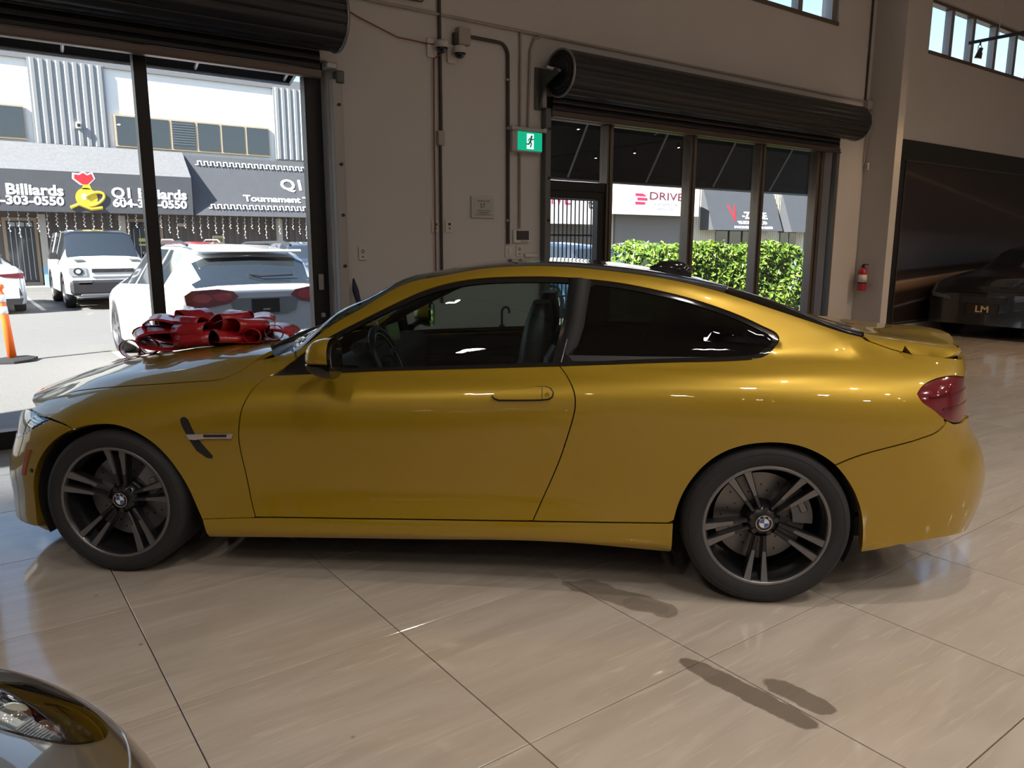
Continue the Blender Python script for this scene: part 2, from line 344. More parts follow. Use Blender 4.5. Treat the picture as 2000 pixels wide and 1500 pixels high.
CURV=[
 lw([.65,.77,.79,.79,.795,.795,.793,.798,.81,.81,.81,.80,.76,.66],[.14,.155,.16,.165,.17,.175,.195,.205,.19,.185,.19,.2,.21,.21]),
 lw([.73,.85,.87,.872,.874,.875,.873,.878,.888,.89,.89,.875,.84,.74],[.15,.165,.17,.175,.18,.19,.205,.215,.202,.2,.205,.215,.22,.22]),
 lw([.74,.865,.895,.892,.888,.887,.887,.891,.902,.908,.912,.902,.865,.77],[.26,.27,.275,.27,.275,.28,.29,.30,.31,.31,.305,.295,.28,.28]),
 lw([.75,.872,.906,.896,.878,.871,.868,.873,.902,.922,.928,.918,.88,.79],[.38,.40,.42,.40,.395,.39,.39,.405,.43,.45,.45,.43,.40,.38]),
 lw([.755,.875,.912,.906,.894,.889,.887,.895,.921,.937,.941,.932,.895,.80],[.52,.57,.60,.60,.60,.60,.60,.62,.65,.67,.67,.65,.62,.60]),
 lw([.73,.845,.888,.897,.895,.894,.896,.902,.918,.930,.934,.924,.887,.80],[.63,.69,.725,.76,.785,.795,.815,.84,.855,.857,.855,.85,.845,.835]),
 lw([.675,.765,.812,.835,.842,.845,.848,.853,.862,.868,.868,.853,.817,.75],[.68,.745,.79,.832,.86,.868,.89,.913,.934,.942,.946,.948,.943,.93]),
 [(-.55,.60,.715),(-.3,.665,.785),(0,.71,.838),(.35,.735,.878),(.65,.75,.90),(.9,.765,.909),(1.45,.775,.931),(1.95,.775,.955),(2.4,.767,.979),(2.65,.757,.990),(2.85,.747,1.0),(3.1,.73,1.005),(3.4,.70,1.0),(3.7,.66,.975)],
 [(-.7,.50,.70),(-.55,.52,.742),(-.3,.565,.818),(0,.605,.873),(.35,.64,.912),(.65,.685,.937),(.8,.725,.945),(1.0,.724,.99),(1.25,.71,1.06),(1.45,.695,1.10),(1.7,.687,1.127),(1.95,.685,1.138),(2.4,.687,1.118),(2.65,.693,1.085),(2.85,.694,1.056),(3.1,.685,1.034),(3.4,.665,1.012),(3.7,.625,.985)],
 [(-.78,.40,.69),(-.55,.42,.775),(-.3,.455,.845),(0,.49,.897),(.35,.55,.937),(.6,.625,.957),(.76,.705,.952),(.888,.715,.976),(1.068,.685,1.089),(1.248,.655,1.196),(1.427,.63,1.275),(1.606,.615,1.311),(1.787,.605,1.323),(2.039,.605,1.316),(2.295,.615,1.289),(2.597,.640,1.219),(2.818,.660,1.128),(2.95,.658,1.090),(3.1,.648,1.064),(3.3,.632,1.036),(3.7,.60,.995)],
 [(-.8,.30,.70),(-.55,.32,.79),(-.3,.36,.862),(0,.40,.913),(.35,.47,.953),(.6,.565,.97),(.765,.672,.984),(.924,.655,1.097),(1.057,.632,1.173),(1.279,.59,1.2945),(1.394,.575,1.319),(1.576,.56,1.352),(1.756,.55,1.3675),(1.962,.55,1.3665),(2.187,.555,1.347),(2.451,.57,1.309),(2.625,.58,1.268),(2.84,.592,1.2),(3.05,.59,1.131),(3.2,.585,1.085),(3.4,.58,1.052),(3.7,.57,1.012)],
 [(-.82,.15,.71),(-.55,.16,.80),(-.3,.18,.872),(0,.20,.922),(.35,.235,.962),(.55,.28,.982),(.7,.33,1.032),(.9,.33,1.128),(1.1,.32,1.222),(1.28,.30,1.302),(1.42,.29,1.345),(1.576,.285,1.371),(1.756,.28,1.384),(1.962,.28,1.383),(2.187,.28,1.367),(2.451,.285,1.331),(2.625,.29,1.291),(2.84,.295,1.224),(3.05,.295,1.154),(3.2,.295,1.106),(3.4,.29,1.066),(3.7,.285,1.032)],
 [(-.82,0,.712),(-.55,0,.803),(-.3,0,.875),(0,0,.925),(.35,0,.965),(.55,0,.987),(.7,0,1.042),(.9,0,1.137),(1.1,0,1.23),(1.28,0,1.308),(1.42,0,1.351),(1.576,0,1.377),(1.756,0,1.389),(1.962,0,1.388),(2.187,0,1.373),(2.451,0,1.338),(2.625,0,1.298),(2.84,0,1.231),(3.05,0,1.161),(3.2,0,1.112),(3.4,0,1.07),(3.7,0,1.037)],
]
NC=len(CURV)
SY=[Spl([p[0] for p in c],[p[1] for p in c]) for c in CURV]
SZ=[Spl([p[0] for p in c],[p[2] for p in c]) for c in CURV]
TK=np.array([0,.08,.18,.29,.49,.70,.82,.92,1.10,1.27,1.36,1.62,1.90])
_mt=ncs(TK)
TG=np.linspace(0,TK[-1],1901)
def _basis():
    B=np.zeros((len(TG),NC)); D=np.zeros((len(TG),NC))
    for i in range(NC):
        e=np.zeros(NC); e[i]=1; s=Spl(TK,e); B[:,i]=s(TG); D[:,i]=s(TG,1)
    return B,D
BT,DT=_basis()
def rows(M,t):
    f=np.clip(np.asarray(t,float)/TK[-1],0,1)*(len(TG)-1); i=np.minimum(f.astype(int),len(TG)-2); w=(f-i)[:,None]
    return M[i]*(1-w)+M[i+1]*w
def cps(x,d=0):
    return np.stack([s(x,d) for s in SY],-1),np.stack([s(x,d) for s in SZ],-1)
def surf(x,t):
    x=np.asarray(x,float); Y,Z=cps(x); B=rows(BT,t); return (Y*B).sum(1),(Z*B).sum(1)
def _inv(V,target,lo,hi,inc):
    """V: N x M monotone values; returns t"""
    V=V if inc else -V; target=target if inc else -target
    V=np.maximum.accumulate(V,1)
    n=len(target); j=np.empty(n,int)
    for k in range(n): j[k]=np.searchsorted(V[k],target[k])
    j=np.clip(j,1,V.shape[1]-1); r=np.arange(n)
    v0=V[r,j-1];v1=V[r,j]; w=np.clip(np.where(v1-v0>1e-12,(target-v0)/np.maximum(v1-v0,1e-12),0),0,1)
    return TG[lo+j-1]+w*(TG[1]-TG[0])
def t_of_z(x,z):
    x=np.asarray(x,float); z=np.asarray(z,float); out=np.empty(len(x))
    for k in range(0,len(x),2000):
        _,Z=cps(x[k:k+2000]); out[k:k+2000]=_inv(Z@BT.T,z[k:k+2000],0,0,True)
    return out
LOY=np.searchsorted(TG,.75)
def t_of_y(x,y):
    x=np.asarray(x,float); y=np.abs(np.asarray(y,float)); out=np.empty(len(x))
    for k in range(0,len(x),2000):
        Y,_=cps(x[k:k+2000]); out[k:k+2000]=_inv(Y@BT[LOY:].T,y[k:k+2000],LOY,0,False)
    return out
def fside(x,z):
    t=t_of_z(x,z); return surf(x,t)[0]
# ---- rounded ends
def _phis(p,w,L):
    ph=np.linspace(0,np.pi/2,4001); X=L*np.sin(ph)**(2/p); Y=w*np.cos(ph)**(2/p)
    s=np.concatenate([[0],np.cumsum(np.hypot(np.diff(X),np.diff(Y)))]); return ph,s
class End:
    def __init__(s,xc,zk,xk,pk,sgn):
        s.xc=xc; s.sgn=sgn; s.X=Spl(zk,xk); s.P=Spl(zk,pk); s.ph,s.s=_phis(2.6,.88,abs(np.mean(xk)-xc)); s.L=s.s[-1]
    def pts(s,b,z):
        """b>=0 arclength-like past xc"""
        ph=np.interp(np.clip(b,0,s.L),s.s,s.ph); p=s.P(z); xr=s.X(z)
        xi=np.sin(ph)**(2/p); C=np.maximum(np.cos(ph),0)**(2/p)
        xs=np.full_like(z,s.xc); w=fside(xs,z); m=(fside(xs+.01,z)-fside(xs-.01,z))/.02
        x=s.xc+(xr-s.xc)*xi; y=(w+m*(x-s.xc))*C
        return x,y
FRONT=End(-.28,[.05,.15,.25,.36,.45,.55,.62,.70,.8],[-.74,-.80,-.82,-.835,-.83,-.805,-.795,-.785,-.76],[3.3,3.4,3.35,3.3,3.05,2.7,2.55,2.6,2.6],-1)
REAR=End(3.36,[.13,.22,.30,.45,.55,.62,.72,.82,.91,1.0,1.08],[3.77,3.81,3.845,3.89,3.885,3.865,3.81,3.79,3.785,3.79,3.77],[3.2,3.1,3.1,2.9,2.75,2.5,2.38,2.35,2.4,2.7,2.9],1)
def side_xyz(a,z):
    """side surface param: a = x between the ends, arclength beyond; returns near-side P (y<0)"""
    a=np.asarray(a,float).ravel(); z=np.asarray(z,float).ravel()
    x=a.copy(); y=np.zeros_like(a)
    mid=(a>=FRONT.xc)&(a<=REAR.xc)
    if mid.any(): y[mid]=fside(a[mid],z[mid])
    f=a<FRONT.xc
    if f.any(): x[f],y[f]=FRONT.pts(FRONT.xc-a[f],z[f])
    r=a>REAR.xc
    if r.any(): x[r],y[r]=REAR.pts(a[r]-REAR.xc,z[r])
    return np.stack([x,-y,z],-1)
def top_xyz(x,y):
    x=np.asarray(x,float).ravel(); y=np.asarray(y,float).ravel()
    t=t_of_y(x,y); Y,Z=surf(x,t); return np.stack([x,y,Z],-1)
def normals(fn,a,b,e=.004):
    du=fn(a+e,b)-fn(a-e,b); dv=fn(a,b+e)-fn(a,b-e); n=np.cross(du,dv)
    l=np.linalg.norm(n,axis=1,keepdims=True); return n/np.maximum(l,1e-12)
# ------------------------------------------------------------------ yellow coupe
CARX,CARY,CARR=1.0782,4.3113,math.radians(-41.672)
def paint_material():
    m=mat('gold_yellow_metallic_paint',(.37,.232,.006),.40,metal=.45,coat=1.0,coatr=.02,spec=.5)
    nt=m.node_tree; b=nt.nodes['Principled BSDF']; tc=nt.nodes.new('ShaderNodeTexCoord'); v=nt.nodes.new('ShaderNodeTexVoronoi'); v.inputs['Scale'].default_value=900
    bp=nt.nodes.new('ShaderNodeBump'); bp.inputs['Strength'].default_value=.04; bp.inputs['Distance'].default_value=.0006
    nt.links.new(tc.outputs['Object'],v.inputs['Vector']); nt.links.new(v.outputs['Color'],bp.inputs['Height']); nt.links.new(bp.outputs['Normal'],b.inputs['Normal'])
    return m
M_PAINT=paint_material()
def carbon():
    m=mat('carbon_fibre',(.02,.02,.022),.25,coat=1,coatr=.03); nt=m.node_tree; b=nt.nodes['Principled BSDF']
    tc=nt.nodes.new('ShaderNodeTexCoord'); c=nt.nodes.new('ShaderNodeTexChecker'); c.inputs['Scale'].default_value=220; c.inputs['Color1'].default_value=(.012,.012,.013,1); c.inputs['Color2'].default_value=(.03,.03,.032,1)
    nt.links.new(tc.outputs['Object'],c.inputs['Vector']); nt.links.new(c.outputs['Color'],b.inputs['Base Color']); return m
M_CARBON=carbon()
M_CLEAR=glassmat('front_glass',(.55,.66,.64),1,1.5); M_TINT=glassmat('tinted_glass',(.05,.06,.07),1,1.5); M_WSCR=glassmat('windscreen_glass',(.55,.62,.60),1,1.5)
def inpoly(P,poly):
    x,y=P[:,0],P[:,1]; n=len(poly); c=np.zeros(len(P),bool); j=n-1
    for i in range(n):
        xi,yi=poly[i]; xj,yj=poly[j]
        m=((yi>y)!=(yj>y))&(x<(xj-xi)*(y-yi)/(yj-yi+1e-15)+xi); c^=m; j=i
    return c
def dens(poly,step):
    out=[]; n=len(poly)
    for i in range(n):
        a=np.array(poly[i]); b=np.array(poly[(i+1)%n]); k=max(1,int(np.hypot(*(b-a))/step))
        out+=[tuple(a+(b-a)*t/k) for t in range(k)]
    return out
def smooth_line(pts,n=None,step=.02):
    """cubic through points by chord length"""
    P=np.array(pts,float); s=np.concatenate([[0],np.cumsum(np.hypot(*np.diff(P,axis=0).T))]); n=n or max(4,int(s[-1]/step)); t=np.linspace(0,s[-1],n)
    return list(zip(Spl(s,P[:,0])(t),Spl(s,P[:,1])(t)))
def panel(name,fn,outline,mats,parent,step=.04,inset=0.0,rim=.016,holes=(),edge=.02,flip=None,mirror=False,gap=0.0,label=None,solid=0):
    """a sheet cut from surface fn(a,b) along outline, with turned-in edges; normals come from the smooth surface"""
    poly=dens(outline,edge); A=np.array(poly); hs=[dens(h,edge) for h in holes]
    pts=list(map(tuple,poly)); edges=[(i,(i+1)%len(poly)) for i in range(len(poly))]
    for h in hs:
        o=len(pts); pts+=list(map(tuple,h)); edges+=[(o+i,o+(i+1)%len(h)) for i in range(len(h))]
    lo=A.min(0); hi=A.max(0); gx,gy=np.meshgrid(np.arange(lo[0]+step/2,hi[0],step),np.arange(lo[1]+step/2,hi[1],step)); Q=np.stack([gx.ravel(),gy.ravel()],-1)
    if len(Q):
        ok=inpoly(Q,poly)
        for h in hs: ok&=~inpoly(Q,h)
        Q=Q[ok]; B=np.array(pts)
        if len(Q):
            d=np.array([((B-q)**2).sum(1).min() for q in Q]); Q=Q[d>(step*.35)**2]; pts+=[tuple(q) for q in Q]
    r=geometry.delaunay_2d_cdt([Vector(p) for p in pts],edges,[],0,1e-6); V=np.array([tuple(v) for v in r[0]]); F=[tuple(f) for f in r[2]]
    Cn=np.array([V[list(f)].mean(0) for f in F]); ok=inpoly(Cn,poly)
    for h in hs: ok&=~inpoly(Cn,h)
    F=[f for f,k in zip(F,ok) if k]
    P=fn(V[:,0],V[:,1]); N=normals(fn,V[:,0],V[:,1])
    cen=P.mean(0); ref=np.array([0,-1,.35]) if flip is None else np.array(flip,float)
    if (N@ref).sum()<0: N=-N
    P=P-N*inset
    # boundary edges
    cnt={}
    F2=[]
    for f in F:
        a,b,c=P[f[0]],P[f[1]],P[f[2]]
        if np.dot(np.cross(b-a,c-a),N[f[0]]+N[f[1]]+N[f[2]])<0: f=f[::-1]
        F2.append(f)
        for k in range(3): cnt[(f[k],f[(k+1)%3])]=1
    bd=[e for e in cnt if (e[1],e[0]) not in cnt]
    vs=P.tolist(); fs=[tuple(f) for f in F2]; ln=[N[i] for f in fs for i in f]
    if rim>0:
        idx={}
        for e in bd:
            for i in e:
                if i not in idx: idx[i]=(len(vs),len(vs)+1); vs.append((P[i]).tolist()); vs.append((P[i]-N[i]*rim).tolist())
        for a,b in bd:
            f=(idx[b][0],idx[a][0],idx[a][1],idx[b][1]); p=[np.array(vs[k]) for k in f]; nn=np.cross(p[1]-p[0],p[3]-p[0]); nn=nn/max(np.linalg.norm(nn),1e-9)
            fs.append(f); ln+=[nn]*4
    vs=np.array(vs); ln=np.array(ln)
    me=mk(name,vs,fs,ln,mats); o=ob(name,me,parent,label=label)
    res=[o]
    if mirror:
        vm=vs*np.array([1,-1,1]); lm=[]; fm=[]; k=0
        for f in fs:
            q=[ln[k+i]*np.array([1,-1,1]) for i in range(len(f))]; k+=len(f); fm.append(f[::-1]); lm+=q[::-1]
        res.append(ob(name,mk(name,vm,fm,np.array(lm),mats),parent,label=label))
    return res if mirror else o
def mk(name,vs,fs,ln,mats):
    me=bpy.data.meshes.new(name); me.from_pydata([tuple(p) for p in vs],[],[tuple(int(i) for i in f) for f in fs])
    for m in (mats if isinstance(mats,(list,tuple)) else [mats]): me.materials.append(m)
    me.polygons.foreach_set('use_smooth',[True]*len(fs)); me.update()
    me.normals_split_custom_set([tuple(n) for n in ln]); return me
CAR=empty('sports_coupe',(CARX,CARY,0),CARR,'gold yellow two-door sports coupe with black roof and red bow on its hood','car')
# feature lines in surface coordinates
FARCH=[(-.415,.115),(-.398,.18),(-.397,.255),(-.394,.319),(-.386,.395),(-.375,.457),(-.354,.516),(-.312,.572),(-.245,.622),(-.163,.662),(-.102,.680),(-.043,.689),(.035,.689),(.111,.670),(.183,.631),(.246,.574),(.29,.514),(.345,.405),(.379,.305),(.395,.262)]
RARCH=[(2.440,.20),(2.437,.272),(2.444,.344),(2.472,.454),(2.524,.552),(2.594,.627),(2.68,.673),(2.788,.694),(2.886,.690),(2.978,.661),(3.057,.610),(3.115,.545),(3.163,.463),(3.192,.38),(3.204,.310),(3.210,.228)]
HSHUT=[(-.512,.704),(-.445,.742),(-.359,.771),(-.208,.801),(-.023,.825),(.205,.848),(.394,.866),(.484,.880),(.530,.902),(.565,.930),(.584,.944)]
DFRONT=[(.693,.894),(.664,.874),(.648,.851),(.630,.814),(.611,.767),(.599,.712),(.590,.638),(.593,.566),(.607,.449),(.622,.343),(.637,.282)]
DREAR=[(1.960,.958),(1.991,.928),(2.017,.890),(2.029,.848),(2.027,.794),(2.008,.716),(1.983,.628),(1.941,.507),(1.893,.391),(1.859,.311)]
BELT=[(.697,.894),(.858,.903),(.996,.912),(1.224,.925),(1.449,.935),(1.714,.947),(1.962,.9585),(2.189,.970),(2.443,.982),(2.694,.992),(2.773,.998)]
WTOP=[(.697,.8945),(.781,.960),(.870,1.020),(.926,1.054),(1.036,1.112),(1.146,1.167),(1.255,1.220),(1.362,1.266),(1.471,1.297),(1.579,1.315),(1.741,1.325),(1.955,1.3245),(2.027,1.320),(2.186,1.305),(2.343,1.278),(2.498,1.242),(2.652,1.194),(2.753,1.154),(2.835,1.116),(2.868,1.096),(2.876,1.078),(2.864,1.050),(2.829,1.017),(2.795,1.003)]
SILL=[(.395,.266),(.637,.280),(1.009,.289),(1.438,.299),(1.86,.309),(2.159,.318),(2.441,.328)]
RBSH=[(3.062,.606),(3.115,.632),(3.26,.680),(3.42,.722),(3.478,.741),(3.516,.766)]
LAMP=[(3.373,.888),(3.396,.907),(3.458,.932),(3.501,.939),(3.623,.936),(3.74,.925),(3.88,.905),(3.89,.86),(3.80,.80),(3.70,.768),(3.639,.760),(3.569,.767),(3.505,.793),(3.444,.833),(3.39,.865)]
TRSH=[(3.253,1.066),(3.313,1.045),(3.362,1.0285),(3.42,1.017),(3.512,1.007),(3.63,.996),(3.754,.984)]
def c10(x): return float(SZ[10](np.array([x]))[0])
g_=.0025
def sh(pts,dx=0,dz=0): return [(p[0]+dx,p[1]+dz) for p in pts]
S=smooth_line
hs=S(HSHUT); df=S(DFRONT); dr=S(DREAR); fa=S(FARCH); ra=S(RARCH); be=S(BELT); wt=S(WTOP,step=.015); rb=S(RBSH); tr=S(TRSH); lp=S(LAMP+[LAMP[0]],step=.015)[:-1]; si=S(SILL)
def cutx(l,x0,x1): return [p for p in l if x0<=p[0]<=x1]
# fender
FLOW=[(-.513,.7015),(-.42,.700),(-.316,.694),(-.245,.686),(-.200,.676),(-.168,.664)]
fen=[p for p in fa if p[0]>-.165]; fender=S(FLOW)[:-1]+fen+[(.397,.266)]+cutx(si,.4,.632)+[(.6345,.283)]+[(p[0]-g_,p[1]) for p in df[::-1]][1:]+[(.735,.922),(.781,.957),(.766,.9815),(.733,.984),(.659,.956)]+[(p[0],p[1]-g_) for p in hs[::-1]][:-1]
panel('fender',side_xyz,fender,M_PAINT,CAR,mirror=True,rim=.03)
# door
door=[(p[0]+g_,p[1]) for p in df]+[(.637+g_,.284)]+[(p[0],p[1]+.003) for p in cutx(si,.66,1.85)]+[(1.857,.314)]+[(p[0]-g_,p[1]) for p in dr[::-1]]+[(p[0],p[1]-.001) for p in cutx(be,.72,1.95)[::-1]]
DOORS=panel('door',side_xyz,door,M_PAINT,CAR,mirror=True,rim=.03)
# side skirt
sk=[(p[0],p[1]-.003) for p in si]+[(2.440,.20)]+S([(2.435,.196),(2.27,.206),(2.10,.216),(1.44,.205),(.54,.182),(.41,.176)])
panel('side_skirt',side_xyz,sk,M_PAINT,CAR,mirror=True,rim=.05)
# quarter panel with roof rail and A pillar
top=[(x,c10(x)) for x in np.linspace(.775,3.235,90)]
quarter=[(p[0],p[1]) for p in wt[::1] if p[0]>.79 or p[1]>1.0]
wtail=[p for p in wt]; 
kink=wt; lower=[p for p in be if 1.962<=p[0]<=2.76]
quarter=[(.790,.966)]+[p for p in wt if p[0]>.80]+lower[::-1]+[(p[0]+g_,p[1]) for p in dr]+[(1.862,.3125)]+[(p[0],p[1]+.003) for p in cutx(si,1.88,2.43)]+[p for p in ra if p[1]>.335 and p[0]<3.05]+[(p[0]-.002,p[1]+g_) for p in rb]
kl=min(range(len(lp)),key=lambda k:abs(lp[k][0]-3.52)+ (9 if lp[k][1]>.85 else 0))
lpo=[((p[0]-3.63)*1.012+3.63,(p[1]-.85)*1.03+.85) for p in lp]
lpseq=[]
k=kl
while True:
    k=(k+1)%len(lpo); lpseq.append(lpo[k])
    if lpo[k][0]>3.72 and lpo[k][1]>.9: break
quarter+=lpseq+[(3.765,.944),(3.772,.977)]+[(p[0],p[1]-g_) for p in tr[::-1]]+top[::-1]
panel('quarter_panel',side_xyz,quarter,M_PAINT,CAR,mirror=True,rim=.03,step=.035)
# bumpers
fb_side=[p for p in fa if p[0]<=-.166][::-1]   # arch from top down
FE=FRONT.xc-FRONT.L+.001
hl=[(-.515,.697),(-.42,.694),(-.318,.688),(-.372,.657),(-.572,.569),(-.70,.566),(-.75,.60),(-.72,.655),(-.60,.690)]
fbump=fb_side+S([(-.43,.108),(-.53,.11),(-.66,.12),(-.8,.125),(FE,.125)])+[(FE,.62)]+[(-1.0,.62),(-.85,.60)]+[(-.705,.563),(-.572,.565),(-.375,.654),(-.316,.686),(-.245,.680),(-.200,.671),(-.168,.660)]
panel('front_bumper',side_xyz,fbump,M_PAINT,CAR,mirror=True,rim=.04)
RE=REAR.xc+REAR.L-.001
rarch_low=[p for p in ra if p[0]>3.058]
rbump=[(p[0]+.002,p[1]-g_) for p in rb[::-1]]+rarch_low+S([(3.213,.225),(3.363,.262),(3.485,.281),(3.609,.28),(3.9,.272),(RE,.27)])+[(RE,.70)]+[(3.95,.722),(3.84,.742),(3.70,.757),(3.639,.752),(3.569,.758),(3.53,.776)]
panel('rear_bumper',side_xyz,rbump,M_PAINT,CAR,mirror=True,rim=.04)
# tail lamps and head lamps
M_RED=mat('red_lens',(.115,.002,.008),.12,coat=1,spec=.6); M_REDD=mat('dark_red_lens',(.06,.002,.006),.15,coat=1)
tl=panel('tail_lamp',side_xyz,lp,M_RED,CAR,mirror=True,rim=.03,inset=.004)
for sgn,t in zip((1,-1),tl):
    for z0,z1 in ((.872,.880),(.820,.828)):
        ln_=[(3.44 if z0>.85 else 3.51,z0),(3.85,z0),(3.85,z1),(3.44 if z0>.85 else 3.51,z1)]
        f=(lambda a,b,sgn=sgn: side_xyz(a,b)*np.array([1,sgn,1])); panel('lamp_band',f,ln_,M_REDD,t,rim=0,inset=.002,flip=(0,-sgn,.2))
M_LENS=glassmat('lamp_lens',(.80,.86,.9),1,1.5); M_LBACK=mat('headlamp_reflector',(.10,.11,.12),.25,metal=.7)
hlp=S(hl+[hl[0]],step=.015)[:-1]; hlp=hl
HL=panel('headlamp',side_xyz,hlp,M_LENS,CAR,mirror=True,rim=.0,inset=.002)
for sgn,t in zip((1,-1),HL):
    f=(lambda a,b,sgn=sgn: side_xyz(a,b)*np.array([1,sgn,1]))
    panel('lamp_back',f,hl,M_LBACK,t,rim=0,inset=.05,flip=(0,-sgn,.2))
    for k in range(5):
        z=.678-.019*k; x0=-.33-.035*k-(.02 if k>1 else 0); panel('light_blade',f,[(x0,z),(-.66,z-.006),(-.66,z-.012),(x0,z-.006)],mat('lamp_blade',(.55,.6,.65),.2,metal=.6),t,rim=0,inset=.035,flip=(0,-sgn,.2))
    panel('lamp_trim',f,[(-.318,.689),(-.372,.657),(-.572,.568),(-.568,.578),(-.378,.664),(-.335,.686)],M_gloss(),t,rim=0,inset=-.001,flip=(0,-sgn,.2))
# hood, cowl, glass, roof, trunk
def topmir(line): return [(x,y) for x,y in line]
def side_to_xy(pts):
    P=side_xyz(np.array([p[0] for p in pts]),np.array([p[1] for p in pts])); return [(p[0],p[1]) for p in P]
hx=side_to_xy(hs)                                   # near edge, y<0
ny=[p[1] for p in hx]
front=[(-.80+.60*y*y,y) for y in np.linspace(-.60,.60,25)]
rear_h=[(.50+.16*(abs(y)/.62)**3,y) for y in np.linspace(-.60,.60,25)]
hood=[(x,y+g_) for x,y in hx[1:-1]]+[(x,y) for x,y in rear_h if abs(y)<.60]+[(x,-y-g_) for x,y in hx[::-1][1:-1]]+[(x,y) for x,y in front[::-1] if abs(y)<.575]
panel('hood',top_xyz,hood,M_PAINT,CAR,flip=(0,0,1),rim=.02,step=.05)
ws_b=[(.615+.14*(abs(y)/.655)**2,y) for y in np.linspace(-.66,.66,25)]
ws_t=[(1.445-.10*(abs(y)/.575)**2,y) for y in np.linspace(-.57,.57,15)]
def c10y(x): return float(SY[10](np.array([x]))[0])
ap=[(x,-c10y(x)+.004) for x in np.linspace(.80,1.33,20)]
cowl=[(x+.004,y) for x,y in rear_h]+[(x,y) for x,y in [(.70,.63),(.735,.655)]]+[(x-.004,y) for x,y in ws_b[::-1]]+[(.735,-.655),(.70,-.63)]
panel('cowl_grille',top_xyz,cowl,M_black(),CAR,flip=(0,0,1),rim=.01,inset=.022,step=.05)
for sgn in (1,):
    for k,(a_,b_) in enumerate((((.60,-.50),(.66,.10)),((.61,-.05),(.67,.52)))):
        P=top_xyz(np.linspace(a_[0],b_[0],8),np.linspace(a_[1],b_[1],8)); G().tube([(p[0],p[1],p[2]+.006) for p in P],.008,6).obj('wiper',M_black(),CAR)
wind=ws_b+[(x,-y) for x,y in ap]+ws_t[::-1]+ap[::-1]
panel('windshield',top_xyz,wind,M_WSCR,CAR,flip=(-.6,0,1),rim=.006,step=.05,inset=.003)
rf_r=[(2.66+.09*(1-(abs(y)/.58)**2),y) for y in np.linspace(-.575,.575,15)]
rl=[(x,-c10y(x)+.003) for x in np.linspace(1.36,2.65,30)]
roof=[(x+.006,y) for x,y in ws_t]+[(x,-y) for x,y in rl]+rf_r[::-1]+rl[::-1]
panel('roof',top_xyz,roof,M_CARBON,CAR,flip=(0,0,1),rim=.012,step=.06)
bl_b=[(3.245+.10*(1-(abs(y)/.58)**2),y) for y in np.linspace(-.57,.57,17)]
bl=[(x,-c10y(x)+.004) for x in np.linspace(2.67,3.225,14)]
panel('rear_window',top_xyz,[(x+.006,y) for x,y in rf_r]+[(x,-y) for x,y in bl]+bl_b[::-1]+bl[::-1],M_TINT,CAR,flip=(.5,0,1),rim=.006,step=.05,inset=.003)
txy=side_to_xy(tr); lip=[(3.80-.62*y*y,y) for y in np.linspace(-.44,.44,21)]
trunk=[(x+.008,y) for x,y in bl_b]+[(x,-y-g_) for x,y in txy[1:-1]]+lip[::-1]+[(x,y+g_) for x,y in txy[::-1][1:-1]]
def trunk_xyz(x,y):
    P=top_xyz(x,y); d=np.clip((P[:,0]-3.42)/.36,0,1); P[:,2]+=.026*d**2*np.clip(1-(np.abs(P[:,1])/np.interp(P[:,0],[q[0] for q in txy],[-q[1] for q in txy]))**2,0,1); return P
panel('trunk_lid',trunk_xyz,trunk,M_PAINT,CAR,flip=(0,0,1),rim=.02,step=.05)
# tail face between the lamps
TF=[(3.765,.982),(3.85,.994),(3.95,1.014),(4.08,1.034),(RE,1.045),(RE,.71),(3.93,.735),(3.90,.80),(3.90,.905),(3.775,.940)]
panel('trunk_face',side_xyz,TF,M_PAINT,CAR,mirror=True,rim=.02,flip=(1,-.3,0))
# side glass
OPEN=[p for p in wt]+[p for p in be[::-1] if p[0]<2.79 and p[0]>.705]
def shrink(poly,d):
    P=np.array(dens(poly,.03)); n=len(P); out=[]
    T=np.roll(P,-1,0)-np.roll(P,1,0); T/=np.maximum(np.hypot(*T.T)[:,None],1e-9); Nn=np.stack([-T[:,1],T[:,0]],-1)
    Ar=.5*(P[:,0]*np.roll(P[:,1],-1)-np.roll(P[:,0],-1)*P[:,1]).sum()
    if Ar<0: Nn=-Nn
    return [tuple(p) for p in P+Nn*d]
BPX=lambda z:1.962+(z-.96)*.25          # B-pillar seam leans back towards the roof
dg_o=[p for p in OPEN if p[0]<BPX(p[1])-.05]; 
dg_w=[p for p in wt if .96<p[0]<BPX(p[1])-.035]; dg_b=[p for p in be if .96<p[0]<BPX(p[1])-.035]
dglass=[(.955,.912)]+[(.955,1.064)]+[(p[0],p[1]-.022) for p in dg_w]+[(BPX(1.28)-.04,1.28),(BPX(.98)-.04,.975)]+[(p[0],p[1]+.012) for p in dg_b[::-1]]
DG=panel('door_window',side_xyz,dglass,M_CLEAR,CAR,mirror=True,rim=0,inset=.012,step=.06)
qg_w=[p for p in wt if p[0]>BPX(p[1])+.05 and p[1]>1.06 and p[0]<2.83]; qg_b=[p for p in be if p[0]>2.03 and p[0]<2.74]
qglass=[(BPX(1.28)+.04,1.28)]+[(p[0],p[1]-.02) for p in qg_w]+[(2.85,1.08),(2.84,1.05),(2.79,1.02)]+[(p[0],p[1]+.014) for p in qg_b[::-1]]+[(BPX(.985)+.04,.985)]
QG=panel('quarter_window',side_xyz,qglass,M_TINT,CAR,mirror=True,rim=0,inset=.010,step=.06)
panel('window_trim',side_xyz,OPEN,M_gloss(),CAR,mirror=True,rim=.012,inset=.006,holes=[dglass,qglass],step=.05)
